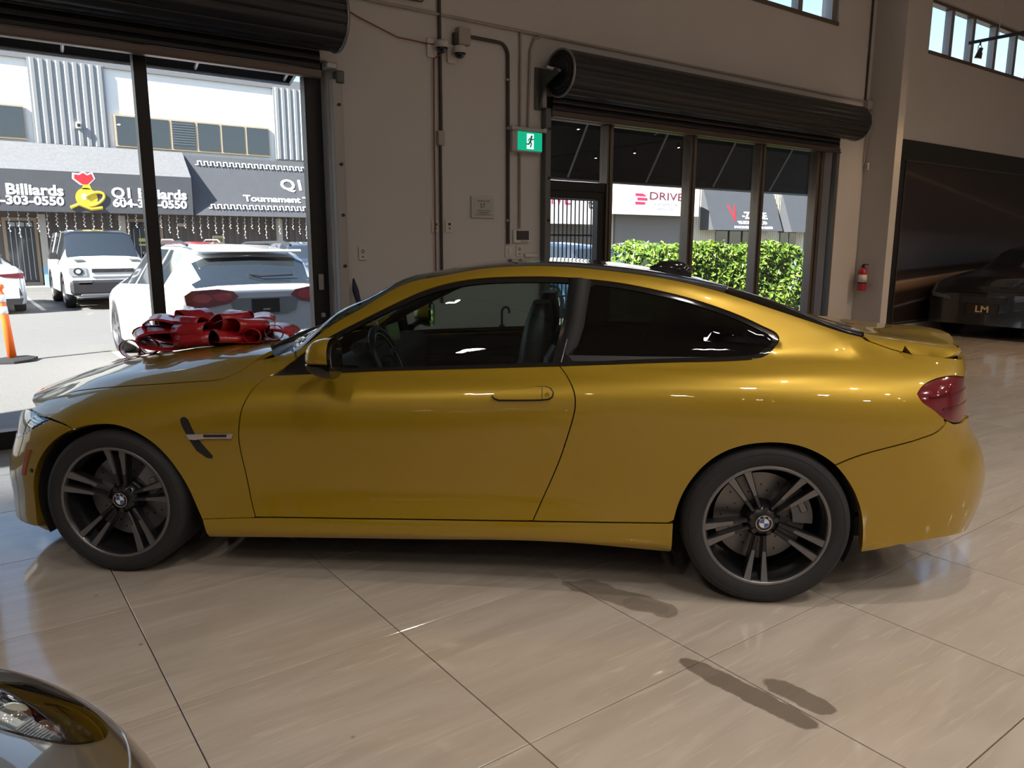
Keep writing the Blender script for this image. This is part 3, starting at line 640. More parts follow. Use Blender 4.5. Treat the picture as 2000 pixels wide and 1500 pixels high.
panel('belt_molding',side_xyz,[(p[0],p[1]+.012) for p in be if p[0]>.95 and p[0]<2.76]+[(p[0],p[1]-.001) for p in be[::-1] if p[0]>.95 and p[0]<2.76],M_gloss(),CAR,mirror=True,rim=.006,inset=-.004,step=.05)
G().tube([tuple(p) for p in side_xyz(np.array([BPX(z) for z in np.linspace(.965,1.27,8)]),np.linspace(.965,1.27,8))+np.array([0,-.001,0])],.0022,6).obj('window_seam',mat('trim_highlight',(.3,.3,.32),.3,metal=.6),CAR)
# handles, side vents, markers
def raised(name,poly,m,parent,hgt,sgn=1,step=.02,label=None):
    f=(lambda a,b: side_xyz(a,b)*np.array([1,sgn,1])); return panel(name,f,poly,m,parent,rim=hgt,inset=-hgt,step=step,edge=.008,flip=(0,-sgn,.2),label=label)
HAND=[(1.689,.849),(1.700,.857),(1.718,.862),(1.770,.869),(1.819,.873),(1.87,.882),(1.905,.883),(1.925,.878),(1.937,.866),(1.934,.852),(1.92,.843),(1.882,.839),(1.80,.836),(1.719,.834),(1.700,.839)]
VENT=[(.336,.718),(.343,.729),(.357,.731),(.371,.721),(.382,.695),(.397,.660),(.420,.619),(.467,.557),(.461,.545),(.439,.549),(.397,.581),(.367,.637),(.340,.700)]
VBAR=[(.365,.657),(.470,.662),(.573,.664),(.562,.643),(.440,.640),(.403,.633),(.374,.635)]
MARK=[(-.443,.540),(-.418,.542),(-.424,.515),(-.433,.467),(-.438,.413),(-.465,.408),(-.460,.445),(-.453,.500)]
def scl(poly,k):
    c=np.mean(poly,0); return [tuple(c+(np.array(p)-c)*np.array(k)) for p in poly]
M_AMB=mat('amber_reflector',(.35,.06,.02),.25,coat=.6)
for sgn,D in zip((1,-1),DOORS):
    raised('handle_recess',scl(HAND,(1.045,1.30)),M_black(),D,.0012,sgn); h_=raised('door_handle',HAND,M_PAINT,D,.016,sgn)
    raised('lock_seam',[(1.893,.880),(1.896,.880),(1.896,.842),(1.893,.842)],M_black(),h_,.0166,sgn)
    p=side_xyz(np.array([1.915]),np.array([.861]))[0]*np.array([1,sgn,1]); G().cyl((p[0],p[1],p[2]),(p[0],p[1]-sgn*.019,p[2]),.0105,14).obj('lock_cylinder',M_PAINT,h_)
    f=(lambda a,b,sgn=sgn: side_xyz(a,b)*np.array([1,sgn,1]))
    raised('fender_vent',VENT,M_black(),CAR,.0015,sgn); vb=raised('vent_blade',VBAR,M_chrome(),CAR,.012,sgn,label='chrome blade across the fender vent')
    raised('blade_inlay',[(.44,.6585),(.545,.6605),(.540,.648),(.44,.646)],M_gloss(),vb,.0125,sgn)
    raised('side_marker',MARK,M_AMB,CAR,.004,sgn)
    p=side_xyz(np.array([-.399]),np.array([.443]))[0]*np.array([1,sgn,1]); n_=Vector((-.45,-sgn,0)).normalized(); G().cyl(Vector(p)-n_*.004,Vector(p)+n_*.003,.010,14).obj('parking_sensor',M_black(),CAR)
# ------------------------------------------------------------------ coupe: wheels, mirrors, cabin
M_FACE=mat('machined_grey_alloy',(.20,.195,.20),.33,metal=.75); M_SPK=mat('black_alloy',(.012,.012,.013),.3,coat=.3); M_DISC=mat('brake_disc',(.22,.21,.21),.35,metal=.8); M_CAL=mat('caliper_grey',(.16,.16,.17),.4,metal=.4)
M_BLUE=mat('roundel_blue',(.02,.10,.35),.3,coat=.5); M_WHT=mat('roundel_white',(.7,.7,.7),.3,coat=.5)
def wheel_mats(M): return M
def build_wheel(R,W,rr,base,parent,center,near):
    """part: rim; sub-parts: tire, spokes, cap ... axis local Z points outward"""
    if near: M=Matrix(((1,0,0,center[0]),(0,0,-1,center[1]),(0,1,0,center[2]),(0,0,0,1)))
    else: M=Matrix(((-1,0,0,center[0]),(0,0,1,center[1]),(0,1,0,center[2]),(0,0,0,1)))
    hw=W/2; g=G()
    g.lathe([(rr-.020,-hw+.02),(rr-.022,hw-.035),(rr-.014,hw-.016),(rr-.006,hw-.010)],48,0)
    g.lathe([(rr-.0135,hw-.0135),(rr-.0125,hw-.0095),(rr-.002,hw-.0085),(rr+.002,hw-.012)],64,1)
    wh=g.obj('wheel',[M_SPK,M_FACE],parent,M=M)
    t=G(); prof=[(rr-.004,-hw+.015),(rr+.01,-hw+.004),(rr+.035,-hw),(R-.03,-hw+.003),(R-.012,-hw+.012),(R-.003,-hw+.03),(R,0),(R-.003,hw-.03),(R-.012,hw-.012),(R-.03,hw-.003),(rr+.035,hw),(rr+.012,hw-.004),(rr+.001,hw-.010)]
    t.lathe(prof,72,0); t.lathe([(R-.028,hw-.0022),(R-.030,hw-.001),(R-.032,hw-.0022)],72,0); t.obj('tire',M_rubber(),wh)
    hub=.079+hw-.1275
    for k in range(5):
        for sgn in (-1,1):
            g=G(); n=7; rows_=[]
            for i in range(n):
                q=i/(n-1); r=.062+(rr-.012-.062)*q; off=sgn*(.016+.020*q**1.1); w_=.0085+.010*q**1.4; hh=hub-.012+(hw-.012-hub+.012)*q**1.3
                rows_.append([(r,off-w_,hh-.045),(r,off-w_,hh-.006),(r,off-w_+.004,hh),(r,off+w_-.004,hh),(r,off+w_,hh-.006),(r,off+w_,hh-.045)])
            for i in range(n-1):
                for j in range(5):
                    a,b,c,d=rows_[i][j],rows_[i+1][j],rows_[i+1][j+1],rows_[i][j+1]; g.add([a,b,c,d],[(0,1,2,3)],1 if (j==2 and i>=2) else 0)
            an=math.radians(base+72*k); o=g.obj('spoke',[M_SPK,M_FACE],wh); o.matrix_basis=Matrix.Rotation(an,4,'Z')
    g=G(); g.lathe([(.001,hub-.012),(.034,hub-.012),(.045,hub-.016),(.068,hub-.03),(.075,hub-.07)],40,0)
    for k in range(5):
        an=math.radians(base+36+72*k); c=(.052*math.cos(an),.052*math.sin(an)); g.cyl((*c,hub-.05),(*c,hub-.012),.011,10,0)
    g.obj('hub',M_SPK,wh)
    e=G(); z=hub
    e.cyl((0,0,hub-.014),(0,0,z),.034,40,0); e.lathe([(.0335,z+.0006),(.0312,z+.0006)],40,1,smooth=False); e.lathe([(.0208,z+.0007),(.0192,z+.0007)],40,1,smooth=False)
    for k in range(4):
        a0=k*PI/2; pts=[(0,0,z+.0008)]+[(.0192*math.cos(a0+PI/2*i/8),.0192*math.sin(a0+PI/2*i/8),z+.0008) for i in range(9)]
        e.add(pts,[tuple(range(10))],2 if k in (1,3) else 3)
    em=e.obj('roundel_cap',[M_gloss(),M_chrome(),M_BLUE,M_WHT],wh)
    for ch,an in (('B',135),('M',90),('W',45)):
        a=math.radians(an); text('letter',ch,.0105,(.0262*math.cos(a),.0262*math.sin(a),z+.0008),M_WHT,em,M=Matrix.Rotation(a-PI/2,4,'Z'),ext=.0001)
    g=G(); h0=-.005; g.lathe([(.075,h0),(.19,h0),(.19,h0-.03),(.075,h0-.03)],48,0,smooth=False); g.lathe([(.03,h0+.03),(.078,h0+.03),(.08,h0)],32,1)
    for k in range(28):
        a=2*PI*k/28; r=.115+.022*(k%3); g.cyl((r*math.cos(a),r*math.sin(a),h0-.001),(r*math.cos(a),r*math.sin(a),h0+.0006),.005,6,1)
    g.obj('brake_disc',[M_DISC,M_SPK],wh)
    g=G(); sa=25 if near else 155
    pts=[(r*math.cos(math.radians(a)),r*math.sin(math.radians(a))) for r,aa in ((.205,range(-28,29,8)),(.125,range(28,-29,-8))) for a in aa]
    g.prism([(x,y) for x,y in pts],.055,0); g.box((.17,0,.058),(.03,.07,.012),1,bev=.004); o=g.obj('caliper',[M_CAL,M_DISC],wh); o.matrix_basis=Matrix.Rotation(math.radians(sa),4,'Z')@Matrix.Translation((0,0,-.01))
    return wh
for near in (True,False):
    s_=-1 if near else 1
    build_wheel(.330,.255,.2555,14,CAR,(0,s_*.7895,.330),near); build_wheel(.3375,.275,.2555,47.3,CAR,(2.812,s_*.8015,.3375),near)
# wheel-arch liners and dark underbody
M_LINER=mat('black_felt_liner',(.006,.006,.007),.9)
for x,r in ((.01,.395),(2.80,.378)):
    for s_ in (-1,1):
        g=G(); P=[]
        for a in np.linspace(math.radians(-25),math.radians(205),28):
            cx,cz=x+r*math.cos(a),.325+r*math.sin(a)*.95; P.append([(cx,s_*.875,cz),(cx,s_*.80,cz+.0),(cx,s_*.56,cz),(x,s_*.55,.33)])
        g.grid(P); g.obj('wheel_liner',M_LINER,CAR)
G().box((1.4,0,.40),(1.95,1.50,.40)).box((1.4,0,.205),(4.1,1.06,.09)).box((-.50,0,.40),(.30,1.0,.36)).box((3.45,0,.48),(.45,1.1,.40)).obj('underbody',M_LINER,CAR)
# front grille pieces behind the nose
for s_ in (-1,1):
    g=G(); pr=[(-.16,-.07),(.16,-.07),(.19,0),(.16,.085),(-.16,.085),(-.19,0)]; M=Matrix.Translation((-.77,s_*.20,.53))@Matrix(((0,0,-1,0),(1,0,0,0),(0,1,0,0),(0,0,0,1)))
    g.prism(pr,.02,0,M); kg=g.obj('kidney_grille',M_gloss(),CAR)
    for k in range(8): G().box((-.79,s_*.20-.14+.04*k,.535),(.012,.012,.14)).obj('grille_bar',M_gloss(),kg)
G().box((-.66,0,.36),(.10,1.1,.40)).obj('bumper_core',M_LINER,CAR); G().box((3.66,0,.62),(.10,1.0,.6)).obj('tail_core',M_LINER,CAR)
# mirrors
def mirror_part(s_):
    g=G(); st=[(.945,.030,.04,1.003),(.958,.055,.062,1.005),(.985,.072,.076,1.012),(1.02,.080,.083,1.014),(1.052,.082,.085,1.014)]; P=[]
    for x,wy,wz,cz in st:
        P.append([(x,s_*.985+wy*math.copysign(abs(math.cos(a))**.7,math.cos(a)),cz+(wz*.92 if math.sin(a)>0 else wz*.42)*math.copysign(abs(math.sin(a))**.7,math.sin(a))) for a in np.linspace(0,2*PI,25)])
    g.grid(P); g.add(P[0],[tuple(range(25))]); 
    m=g.obj('side_mirror',M_PAINT,CAR)
    g=G(); st=[(.942,.028,.0),(.96,.058,.0),(.99,.076,.0),(1.03,.083,.0),(1.062,.084,.0)]; P=[]
    for x,wy,_ in st:
        P.append([(x,s_*.985+wy*math.copysign(abs(math.cos(a))**.7,math.cos(a)),.985-(.006+.052*min(1,(x-.935)/.07))*abs(math.sin(a))**.7) for a in np.linspace(PI,2*PI,15)]+[(x,s_*.985+wy*k,.985) for k in (.5,0,-.5)])
        P[-1].append(P[-1][0])
    g.grid(P); g.add([p for p in P[-1][:-1]],[tuple(range(len(P[-1])-1))]); g.obj('mirror_base',M_gloss(),m)
    g=G(); g.prism([(.078*math.copysign(abs(math.cos(a))**.7,math.cos(a)),.06*math.copysign(abs(math.sin(a))**.7,math.sin(a))) for a in np.linspace(0,2*PI,24,endpoint=False)],.014,0,Matrix.Translation((1.05,s_*.985,1.018))@Matrix(((0,0,1,0),(1,0,0,0),(0,1,0,0),(0,0,0,1)))); g.obj('mirror_rim',M_gloss(),m)
    g=G(); g.prism([(.070*math.copysign(abs(math.cos(a))**.7,math.cos(a)),.053*math.copysign(abs(math.sin(a))**.7,math.sin(a))) for a in np.linspace(0,2*PI,24,endpoint=False)],.004,0,Matrix.Translation((1.062,s_*.985,1.018))@Matrix(((0,0,1,0),(1,0,0,0),(0,1,0,0),(0,0,0,1)))); g.obj('mirror_glass',mat('mirror_silver',(.8,.82,.84),.03,metal=1),m)
    g=G(); g.tube([(.985,s_*.93,.962),(.965,s_*.86,.945),(.955,s_*.80,.935)],.02,8,radii=[.022,.02,.026]); g.obj('mirror_arm',M_gloss(),m)
for s_ in (-1,1): mirror_part(s_)
# roof fin
g=G(); prof=[(2.375,.0,.0),(2.41,.022,.018),(2.455,.046,.026),(2.51,.060,.030),(2.555,.062,.030),(2.578,.050,.028),(2.592,.0,.026)]
zr=lambda x: float(top_xyz(np.array([x]),np.array([0.]))[0,2])
P=[]
for x,h,wd in prof:
    z0=zr(x)-.004; P.append([(x,wd*math.cos(a),z0+(h+.001)*math.sin(a)**.8) for a in np.linspace(0,PI,13)])
g.grid(P); g.obj('antenna_fin',M_gloss(),CAR)
# cabin
M_TRIM=mat('dark_cabin_trim',(.010,.010,.012),.6); M_LEA=mat('black_leather',(.010,.010,.012),.42,bump=.08,bscale=200)
g=G(); P=[]
for y in np.linspace(-.68,.68,9):
    P.append([(.80,y,.55),(.82,y,.90),(.95,y,.955-.02*(abs(y)/.68)),(1.05,y,.95-.02*(abs(y)/.68)),(1.10,y,.90),(1.08,y,.60)])
g.grid(P); g.obj('dashboard',M_TRIM,CAR)
g=G(); Ms=Matrix.Translation((1.125,-.37,.895))@Matrix.Rotation(math.radians(-24),4,'Y')
ring=[Ms@Vector((0,.178*math.cos(a),.178*math.sin(a))) for a in np.linspace(0,2*PI,40,endpoint=False)]; g.tube(ring,.0165,10,closed=True); sw=g.obj('steering_wheel',M_LEA,CAR)
g=G(); g.tube([Ms@Vector((.004,.155*math.cos(a),.155*math.sin(a))) for a in np.linspace(0,2*PI,40,endpoint=False)],.003,6,closed=True); g.obj('steering_ring',mat('satin_silver',(.45,.47,.5),.3,metal=.7),sw)
g=G(); g.box(Ms@Vector((-.02,0,-.005)),(.05,.13,.10),0,bev=.02)
for a in (20,160,270):
    p=Vector((0,.165*math.cos(math.radians(a)),.165*math.sin(math.radians(a)))); g.tube([Ms@Vector((-.01,p.y*.3,p.z*.3)),Ms@p],.013,8)
g.cyl(Ms@Vector((-.02,0,0)),Ms@Vector((-.25,0,0)),.03,10); g.obj('steering_hub',M_TRIM,sw)
g=G(); g.box((1.02,-.37,.985),(.10,.30,.05),0,bev=.02); g.obj('instrument_hood',M_TRIM,CAR)
G().box((1.035,.05,.99),(.012,.24,.10),0,bev=.004,M=Matrix.Rotation(math.radians(-10),3,'Y')).obj('display_screen',mat('screen_blue_grey',(.03,.045,.05),.15),CAR)
def seat(y):
    b=Vector((1.55,y,.45)); g=G()
    P=[]
    for i in range(9):
        q=i/8; z=.50+.70*q; x=1.735+.125*q+.02*math.sin(q*PI); wd=.25*(1-.15*q) if q<.72 else .25*(1-.15*.72)*(1-((q-.72)/.28)**2*.42); th=.075 if q<.7 else .075*(1-.45*((q-.7)/.3)**2)
        P.append([(x+th*math.copysign(abs(math.cos(a))**.6,math.cos(a)),y+wd*math.copysign(abs(math.sin(a))**.6,math.sin(a)),z) for a in np.linspace(0,2*PI,29)])
    g.grid(P); g.add(P[-1][:-1],[tuple(range(28))]); o=g.obj('seat_back',M_LEA,CAR)
    g=G(); g.box((1.50,y,.50),(.52,.50,.16),0,bev=.06); g.box((1.50,y+.24,.56),(.48,.06,.12),0,bev=.025); g.box((1.50,y-.24,.56),(.48,.06,.12),0,bev=.025); g.obj('seat_base',M_LEA,CAR)
    # belt and edge piping
    g=G(); g.tube([(1.93,y-.24,1.02),(1.90,y-.27,.97),(1.88,y-.28,.80)],.016,6); g.obj('seat_belt',mat('belt_webbing',(.10,.13,.16),.4),CAR)
seat(-.37); seat(.37)
G().box((2.55,0,.60),(.55,1.2,.30),0,bev=.06).box((2.82,0,.80),(.16,1.2,.42),0,bev=.06,M=Matrix.Rotation(math.radians(18),3,'Y')).obj('rear_bench',M_LEA,CAR)
G().box((3.15,0,.93),(.50,1.22,.03)).obj('parcel_shelf',M_TRIM,CAR)
for s_ in (-1,1):
    g=G(); g.box((1.30,s_*.76,.72),(1.15,.06,.36),0,bev=.02); g.box((1.35,s_*.715,.74),(.60,.06,.06),0,bev=.02); g.obj('door_card',M_TRIM,CAR)
    g=G(); g.box((2.45,s_*.735,.80),(.95,.05,.40),0,bev=.02); g.obj('rear_side_trim',M_TRIM,CAR)
    # pillar linings and headlining edge
    g=G(); P=side_xyz(np.array([p[0] for p in WTOP[2:12]]),np.array([p[1] for p in WTOP[2:12]])); g.tube([(p[0]+.01,-s_*(p[1]+.045)*-1 if s_<0 else -(p[1]+.045),p[2]-.01) for p in P],.028,8); g.obj('pillar_lining',M_TRIM,CAR)
    g=G(); g.tube([(1.97,s_*.70,.93),(2.02,s_*.655,1.12),(2.04,s_*.60,1.31)],.05,8); g.obj('pillar_lining',M_TRIM,CAR)
hl_p=[(x,y) for x,y in roof]; panel('headlining',top_xyz,[(1.40+ (x-1.40)*.985,y*.97) for x,y in hl_p],mat('anthracite_headlining',(.02,.02,.022),.9),CAR,flip=(0,0,1),rim=0,inset=.035,step=.12)
# ------------------------------------------------------------------ things on and along the front wall
M_SHUT=mat('black_shutter_paint',(.016,.016,.019),.35,metal=.2); M_SHUT2=mat('shutter_edge_metal',(.30,.30,.33),.35,metal=.8)
def shutter(nm_label,x0,x1,zc,R,zb,left_end_ring,right_end_ring,gl,gr,chain=False):
    yc=WY-R-.03; T=empty('rolling_shutter',(0,0,0),0,nm_label,'shutter')
    # coil with curved slats
    g=G(); n=13; prof=[]
    for k in range(n):
        a0=2*PI*k/n+.12
        for q in np.linspace(0,1,6):
            a=a0+2*PI/n*q*.93; r=R*(1-.035+.035*math.sin(q*PI)); prof.append((yc+r*math.cos(a),zc+r*math.sin(a)))
        a=a0+2*PI/n*.965; prof.append((yc+R*.945*math.cos(a),zc+R*.945*math.sin(a)))
    P=[[(x,y,z) for y,z in prof+prof[:1]] for x in (x0,x1)]
    g.grid(P,0,True); g.add(P[0][:-1],[tuple(range(len(prof)))]); g.add(P[1][:-1],[tuple(range(len(prof)-1,-1,-1))]); g.obj('coil',M_SHUT,T)
    # hanging slats
    z=zb+.075; k=0; top=zc-R*.35; hs_=.068; yf=WY-.055
    me=None
    while z<top:
        if me is None:
            g=G(); pr=[(-.010,0),(-.016,.012),(-.018,.034),(-.014,.055),(-.006,.066),(.006,.066),(.006,0)]
            P=[[(x,y,zz) for y,zz in pr+pr[:1]] for x in (x0+.06,x1-.06)]; g.grid(P,0,False); me=g.data('slat',M_SHUT)
        ob('slat',me,T,(0,yf,z)); z+=hs_
    g=G(); g.box(((x0+x1)/2,yf-.004,zb+.035),(x1-x0-.10,.045,.07),bev=.006); g.box(((x0+x1)/2,yf-.03,zb+.008),(x1-x0-.10,.03,.014),bev=.003); g.obj('bottom_bar',mat('shutter_bottom_bar',(.12,.085,.07),.35,metal=.5),T)
    for x,on_ in ((x0,left_end_ring),(x1,right_end_ring)):
        if on_:
            g=G(); d=-.012 if x==x0 else .012
            g.lathe([(R*.93,0),(R*1.02,0),(R*1.02,.02),(R*.93,.02)],40,0,Matrix.Translation((x+(d if d<0 else 0),yc,zc))@Matrix(((0,0,1,0),(1,0,0,0),(0,1,0,0),(0,0,0,1))),closed=True); g.obj('end_ring',M_SHUT2,T)
    if chain:
        g=G()
        for k in range(30):
            for rr_,ph in ((R*.80,0),(R*.62,.5)):
                a=2*PI*(k+ph)/30; c=Vector((x0-.02,yc+rr_*math.cos(a),zc+rr_*math.sin(a))); t=Vector((.25*math.cos(k*2.1),-math.sin(a),math.cos(a)))*.017
                g.tube([c-t,c+Vector((.009,0,.004)),c+t,c-Vector((.009,0,.004))],.0035,5,closed=True)
        g.obj('hand_chain',mat('chain_steel',(.11,.11,.13),.4,metal=.8),T)
        g=G(); g.cyl((x0-.13,yc+.05,zc+.05),(x0+.02,yc,zc+.02),.018,10); g.obj('coil_axle',M_galv(),T)
        g=G(); M=Matrix.Translation((x0-.075,0,0))@Matrix(((0,0,1,0),(1,0,0,0),(0,1,0,0),(0,0,0,1)))
        g.prism([(WY,zc-.30),(WY,zc+.06),(WY-.03,zc+.06),(yc-.03,zc+.035),(yc-.03,zc-.02),(WY-.10,zc-.10),(WY-.03,zc-.30)],.02,0,M); g.obj('bracket_arm',mat('bracket_grey',(.10,.105,.10),.5,metal=.4),T)
        g=G(); g.box((x0-.075,WY-.012,zc-.12),(.10,.02,.40),bev=.004); g.obj('bracket_plate',mat('bracket_grey',(.10,.105,.10),.5,metal=.4),T)
    for xa,xb,ztop,mm in (gl,gr):
        if xa is None: continue
        g=G(); g.box(((xa+xb)/2,WY-.045,ztop/2),(xb-xa,.08,ztop),bev=.006); gd=g.obj('guide_rail',mm,T)
        if xb-xa>.07:
            bm=G().cyl((0,0,0),(0,-.012,0),.014,8,0).data('guide_bolt',M_black())
            for z in (.85,1.27,1.70,2.12,2.60): ob('guide_bolt',bm,gd,((xa+xb)/2+.01,WY-.085,z))
    return T
M_GUIDE=mat('guide_grey',(.36,.34,.33),.5,metal=.3); M_GUIDE2=mat('guide_dark_grey',(.13,.13,.13),.45,metal=.4)
shutter('wide black rolling shutter wound above the left glass front',-2.5,2.67,3.20,.235,2.79,False,True,(None,0,0,0),(2.70,2.79,2.80,M_GUIDE))
shutter('black rolling shutter with hand chain above the right storefront',5.00,10.32,3.10,.225,2.72,True,True,(4.965,5.035,2.80,M_GUIDE2),(10.20,10.265,2.74,M_GUIDE2),True)
# bracket and limit box of the left shutter, bolted under its coil
B=empty('shutter_bracket',(2.72,WY,2.80),0,'small black motor bracket under right end of left shutter coil','bracket')
G().box((-.02,-.05,.10),(.10,.10,.05),0,bev=.008).obj('plate',M_galv(),B); G().box((.05,-.06,.02),(.07,.09,.10),0,bev=.008).obj('box',mat('bracket_grey',(.10,.105,.10),.5,metal=.4),B); G().box((.075,-.06,.41),(.05,.08,.14),0,bev=.008).cyl((.02,-.06,.49),(.12,-.06,.475),.012,8).obj('arm',mat('bracket_grey',(.10,.105,.10),.5,metal=.4),B)
# conduits and cables
M_COND=mat('painted_conduit',(.34,.30,.275),.55); M_CONDD=mat('dark_conduit',(.045,.036,.032),.5); M_ORC=mat('red_orange_cable',(.20,.055,.04),.6)
def pipe(name,pts,r,m,label,cat='conduit',clips=()):
    o=G().tube(pts,r,8).obj(name,m,label=label,cat=cat)
    for c in clips: G().box(c,(.05,.03,.022),0,bev=.004).obj('clip',M_galv(),o)
    return o
yw=WY-.021
pipe('conduit',[(-2,yw,3.485),(10.9,yw,3.485)],.014,M_COND,'long pale conduit running level across the wall above the shutters')
pipe('conduit',[(3.78,yw,5.2),(3.78,yw,2.48)],.016,M_CONDD,'dark vertical conduit running up the wall through the two dome cameras')
pipe('conduit',[(3.77,yw,2.36),(3.765,yw,.9)],.014,M_CONDD,'dark vertical conduit below the small pale wall box')
G().box((3.775,WY-.02,2.42),(.07,.04,.13),0,bev=.006).obj('junction_box',M_COND,label='small pale wall box joining two dark vertical conduits',cat='box')
pipe('conduit',[(4.10,yw,3.345)]+[(4.40+.0,yw,3.345)]+[(4.43+.11*math.sin(a),yw,3.235+.11*math.cos(a)) for a in np.linspace(.2,PI/2,7)]+[(4.545,yw,1.46)],.017,M_CONDD,'dark bent conduit dropping from grey junction box to wall switch',clips=[(4.545,yw,3.02),(4.545,yw,1.69)])
pipe('conduit',[(4.69,yw,3.47),(4.69,yw,1.62)],.012,M_COND,'thin pale conduit dropping behind the exit sign to the thermostat')
pipe('conduit',[(4.93,yw,3.47),(4.86,yw,3.44),(4.81,yw,3.33),(4.79,yw,2.6)],.012,M_COND,'thin pale curved conduit ending at top of exit sign')
pipe('conduit',[(10.90,yw,6.2),(10.91,yw,3.49)],.014,M_CONDD,'dark conduit dropping from the ceiling to right end of right shutter')
g=empty('cable_box',(10.96,WY,3.44),0,'small grey box with drooping cord at right end of right shutter','box'); G().box((0,-.04,0),(.12,.08,.12),0,bev=.01).obj('box',M_COND,g); G().tube([(.05,-.06,-.03),(.09,-.07,-.15),(.05,-.06,-.25),(.05,-.03,-.5),(.04,-.02,-.8)],.010,6).obj('cord',M_COND,g)
pipe('cable',[(2.75,yw,3.42),(3.0,yw,3.33),(3.35,yw,3.23),(3.70,yw,3.22),(3.80,yw,3.25)],.006,M_ORC,'thin red cable slung from left shutter to the dome cameras','cable')
pipe('cable',[(3.86,yw,3.24),(3.80,yw-.02,3.16),(3.715,yw,3.10),(3.705,yw,2.4),(3.70,yw,1.0)],.007,M_ORC,'red cable dropping from the cameras to the left switch plate','cable')
pipe('cable',[(2.9,yw,3.60),(3.3,yw,3.55),(3.6,yw,3.56),(3.76,yw,3.75)],.007,M_CONDD,'thin dark cable sagging beside the top of the vertical conduit','cable')
def camdome(x,z,label,off):
    T=empty('dome_camera',(x,WY,z),0,label,'security camera')
    G().box((-.02,-.012,-.01),(.10,.024,.16),0,bev=.005).obj('base_plate',M_white(),T); G().box((off,-.05,.0),(.05,.10,.05),0,bev=.01).obj('arm',M_white(),T)
    c=(off+.01,-.10,0); G().lathe([(.005,.045),(.05,.045),(.062,.035),(.064,-.012),(.060,-.018)],24,0,Matrix.Translation(c)).obj('housing',mat('camera_white',(.50,.48,.46),.4),T)
    G().sphere((c[0],c[1],-.020),.050,16,10,sc=(1,1,.85)).obj('dome',M_gloss(),T); G().cyl((c[0],c[1]-.046,-.04),(c[0],c[1]-.053,-.046),.014,10).obj('lens',mat('lens_blue',(.15,.17,.22),.1,metal=.4),T)
camdome(3.72,3.20,'white dome camera mounted on left of the vertical conduit',.02); camdome(3.93,3.18,'white dome camera mounted on right of the vertical conduit',-.0)
T=empty('junction_box',(4.02,WY,3.33),0,'square grey junction box right of the dome cameras','box'); G().box((0,-.035,0),(.13,.07,.15),0,bev=.006).obj('body',M_COND,T); G().box((-.085,-.03,-.03),(.035,.05,.11),0,bev=.006).obj('side_cover',M_CONDD,T); G().cyl((.045,-.07,-.045),(.045,-.074,-.045),.006,8).cyl((-.045,-.07,.05),(-.045,-.074,.05),.006,8).obj('screws',M_galv(),T)
# plates, certificate, sign
M_IV=mat('ivory_plate',(.55,.51,.44),.45)
def plate(x,z,label,w=.078,h=.12,kind='outlet'):
    T=empty('wall_plate',(x,WY,z),0,label,'wall plate'); G().box((0,-.006,0),(w,.012,h),0,bev=.004).obj('plate',M_IV,T)
    if kind=='outlet':
        G().lathe([(.010,.001),(.016,.001),(.016,-.001)],16,0,Matrix.Translation((.0,-.013,.018))@FACE_IN).obj('socket_ring',M_CONDD,T); G().box((0,-.013,-.03),(.016,.004,.010)).obj('socket_slot',M_CONDD,T)
    elif kind=='jack': G().box((.008,-.013,.018),(.026,.004,.024)).obj('jack',M_black(),T); G().box((.008,-.013,-.02),(.018,.004,.012)).obj('port',M_CONDD,T)
    else: G().box((.012,-.016,.0),(.03,.016,.065),0,bev=.004).obj('rocker',mat('switch_white',(.62,.60,.57),.4),T)
    return T
plate(2.96,1.375,'ivory outlet plate alone on the wall near left door frame'); plate(3.705,1.62,'ivory plate behind the red cable left of dark conduit',kind='jack'); plate(3.855,1.625,'ivory jack plate on the wall right of dark conduit',kind='jack')
plate(4.695,1.39,'ivory outlet plate below the white thermostat screen',w=.085,h=.115); plate(4.555,1.385,'grey metal switch box with white rocker at foot of bent conduit',kind='switch')
G().box((4.84,WY-.012,1.345),(.16,.024,.04),0,bev=.004).obj('raceway',M_IV,label='short ivory cable raceway beside plate under the thermostat',cat='raceway')
T=empty('thermostat',(4.715,WY,1.535),0,'white wall panel with dark grey screen beside right shutter guide','thermostat'); G().box((0,-.012,0),(.205,.024,.135),0,bev=.008).obj('body',M_white(),T); G().box((.008,-.026,.010),(.155,.006,.09)).obj('screen',mat('dark_screen',(.05,.045,.045),.2),T); G().box((.03,-.026,-.052),(.09,.005,.012)).obj('buttons',mat('button_green_grey',(.32,.34,.25),.4),T)
T=empty('certificate',(4.245,WY,1.81),0,'framed white occupancy notice reading 57 on the wall','notice'); G().box((0,-.010,0),(.27,.02,.205),0,bev=.004).obj('frame',mat('frame_grey_white',(.50,.47,.44),.5),T); G().box((0,-.021,0),(.235,.004,.172)).obj('paper',mat('paper_grey_white',(.42,.42,.41),.7),T)
M_INK=mat('black_ink',(.02,.02,.02),.7); text('numerals','57',.062,(-.01,-.0235,.012),M_INK,T,ext=.0002); text('notice_line','OCCUPANT LOAD',.017,(0,-.0235,.058),M_INK,T,ext=.0002,bold=.0004)
for k,(w_,z) in enumerate(((.16,-.03),(.14,-.045),(.10,-.056),(.18,-.071))): G().box((0,-.0236,z),(w_,.001,.0035)).obj('notice_line',M_INK,T)
T=empty('exit_sign',(4.735,WY,2.47),0,'green running man exit sign left of right shutter','sign')
G().box((0,-.045,-.01),(.37,.07,.215),0,bev=.008).obj('housing',mat('sign_housing',(.40,.36,.36),.45),T); G().box((0,-.065,.10),(.42,.10,.03),0,bev=.006).obj('canopy',mat('sign_housing',(.40,.36,.36),.45),T)
for x in (-.195,.195): G().cyl((x,-.118,.10),(x,-.098,.10),.022,14).obj('knob',mat('sign_housing',(.40,.36,.36),.45),T)
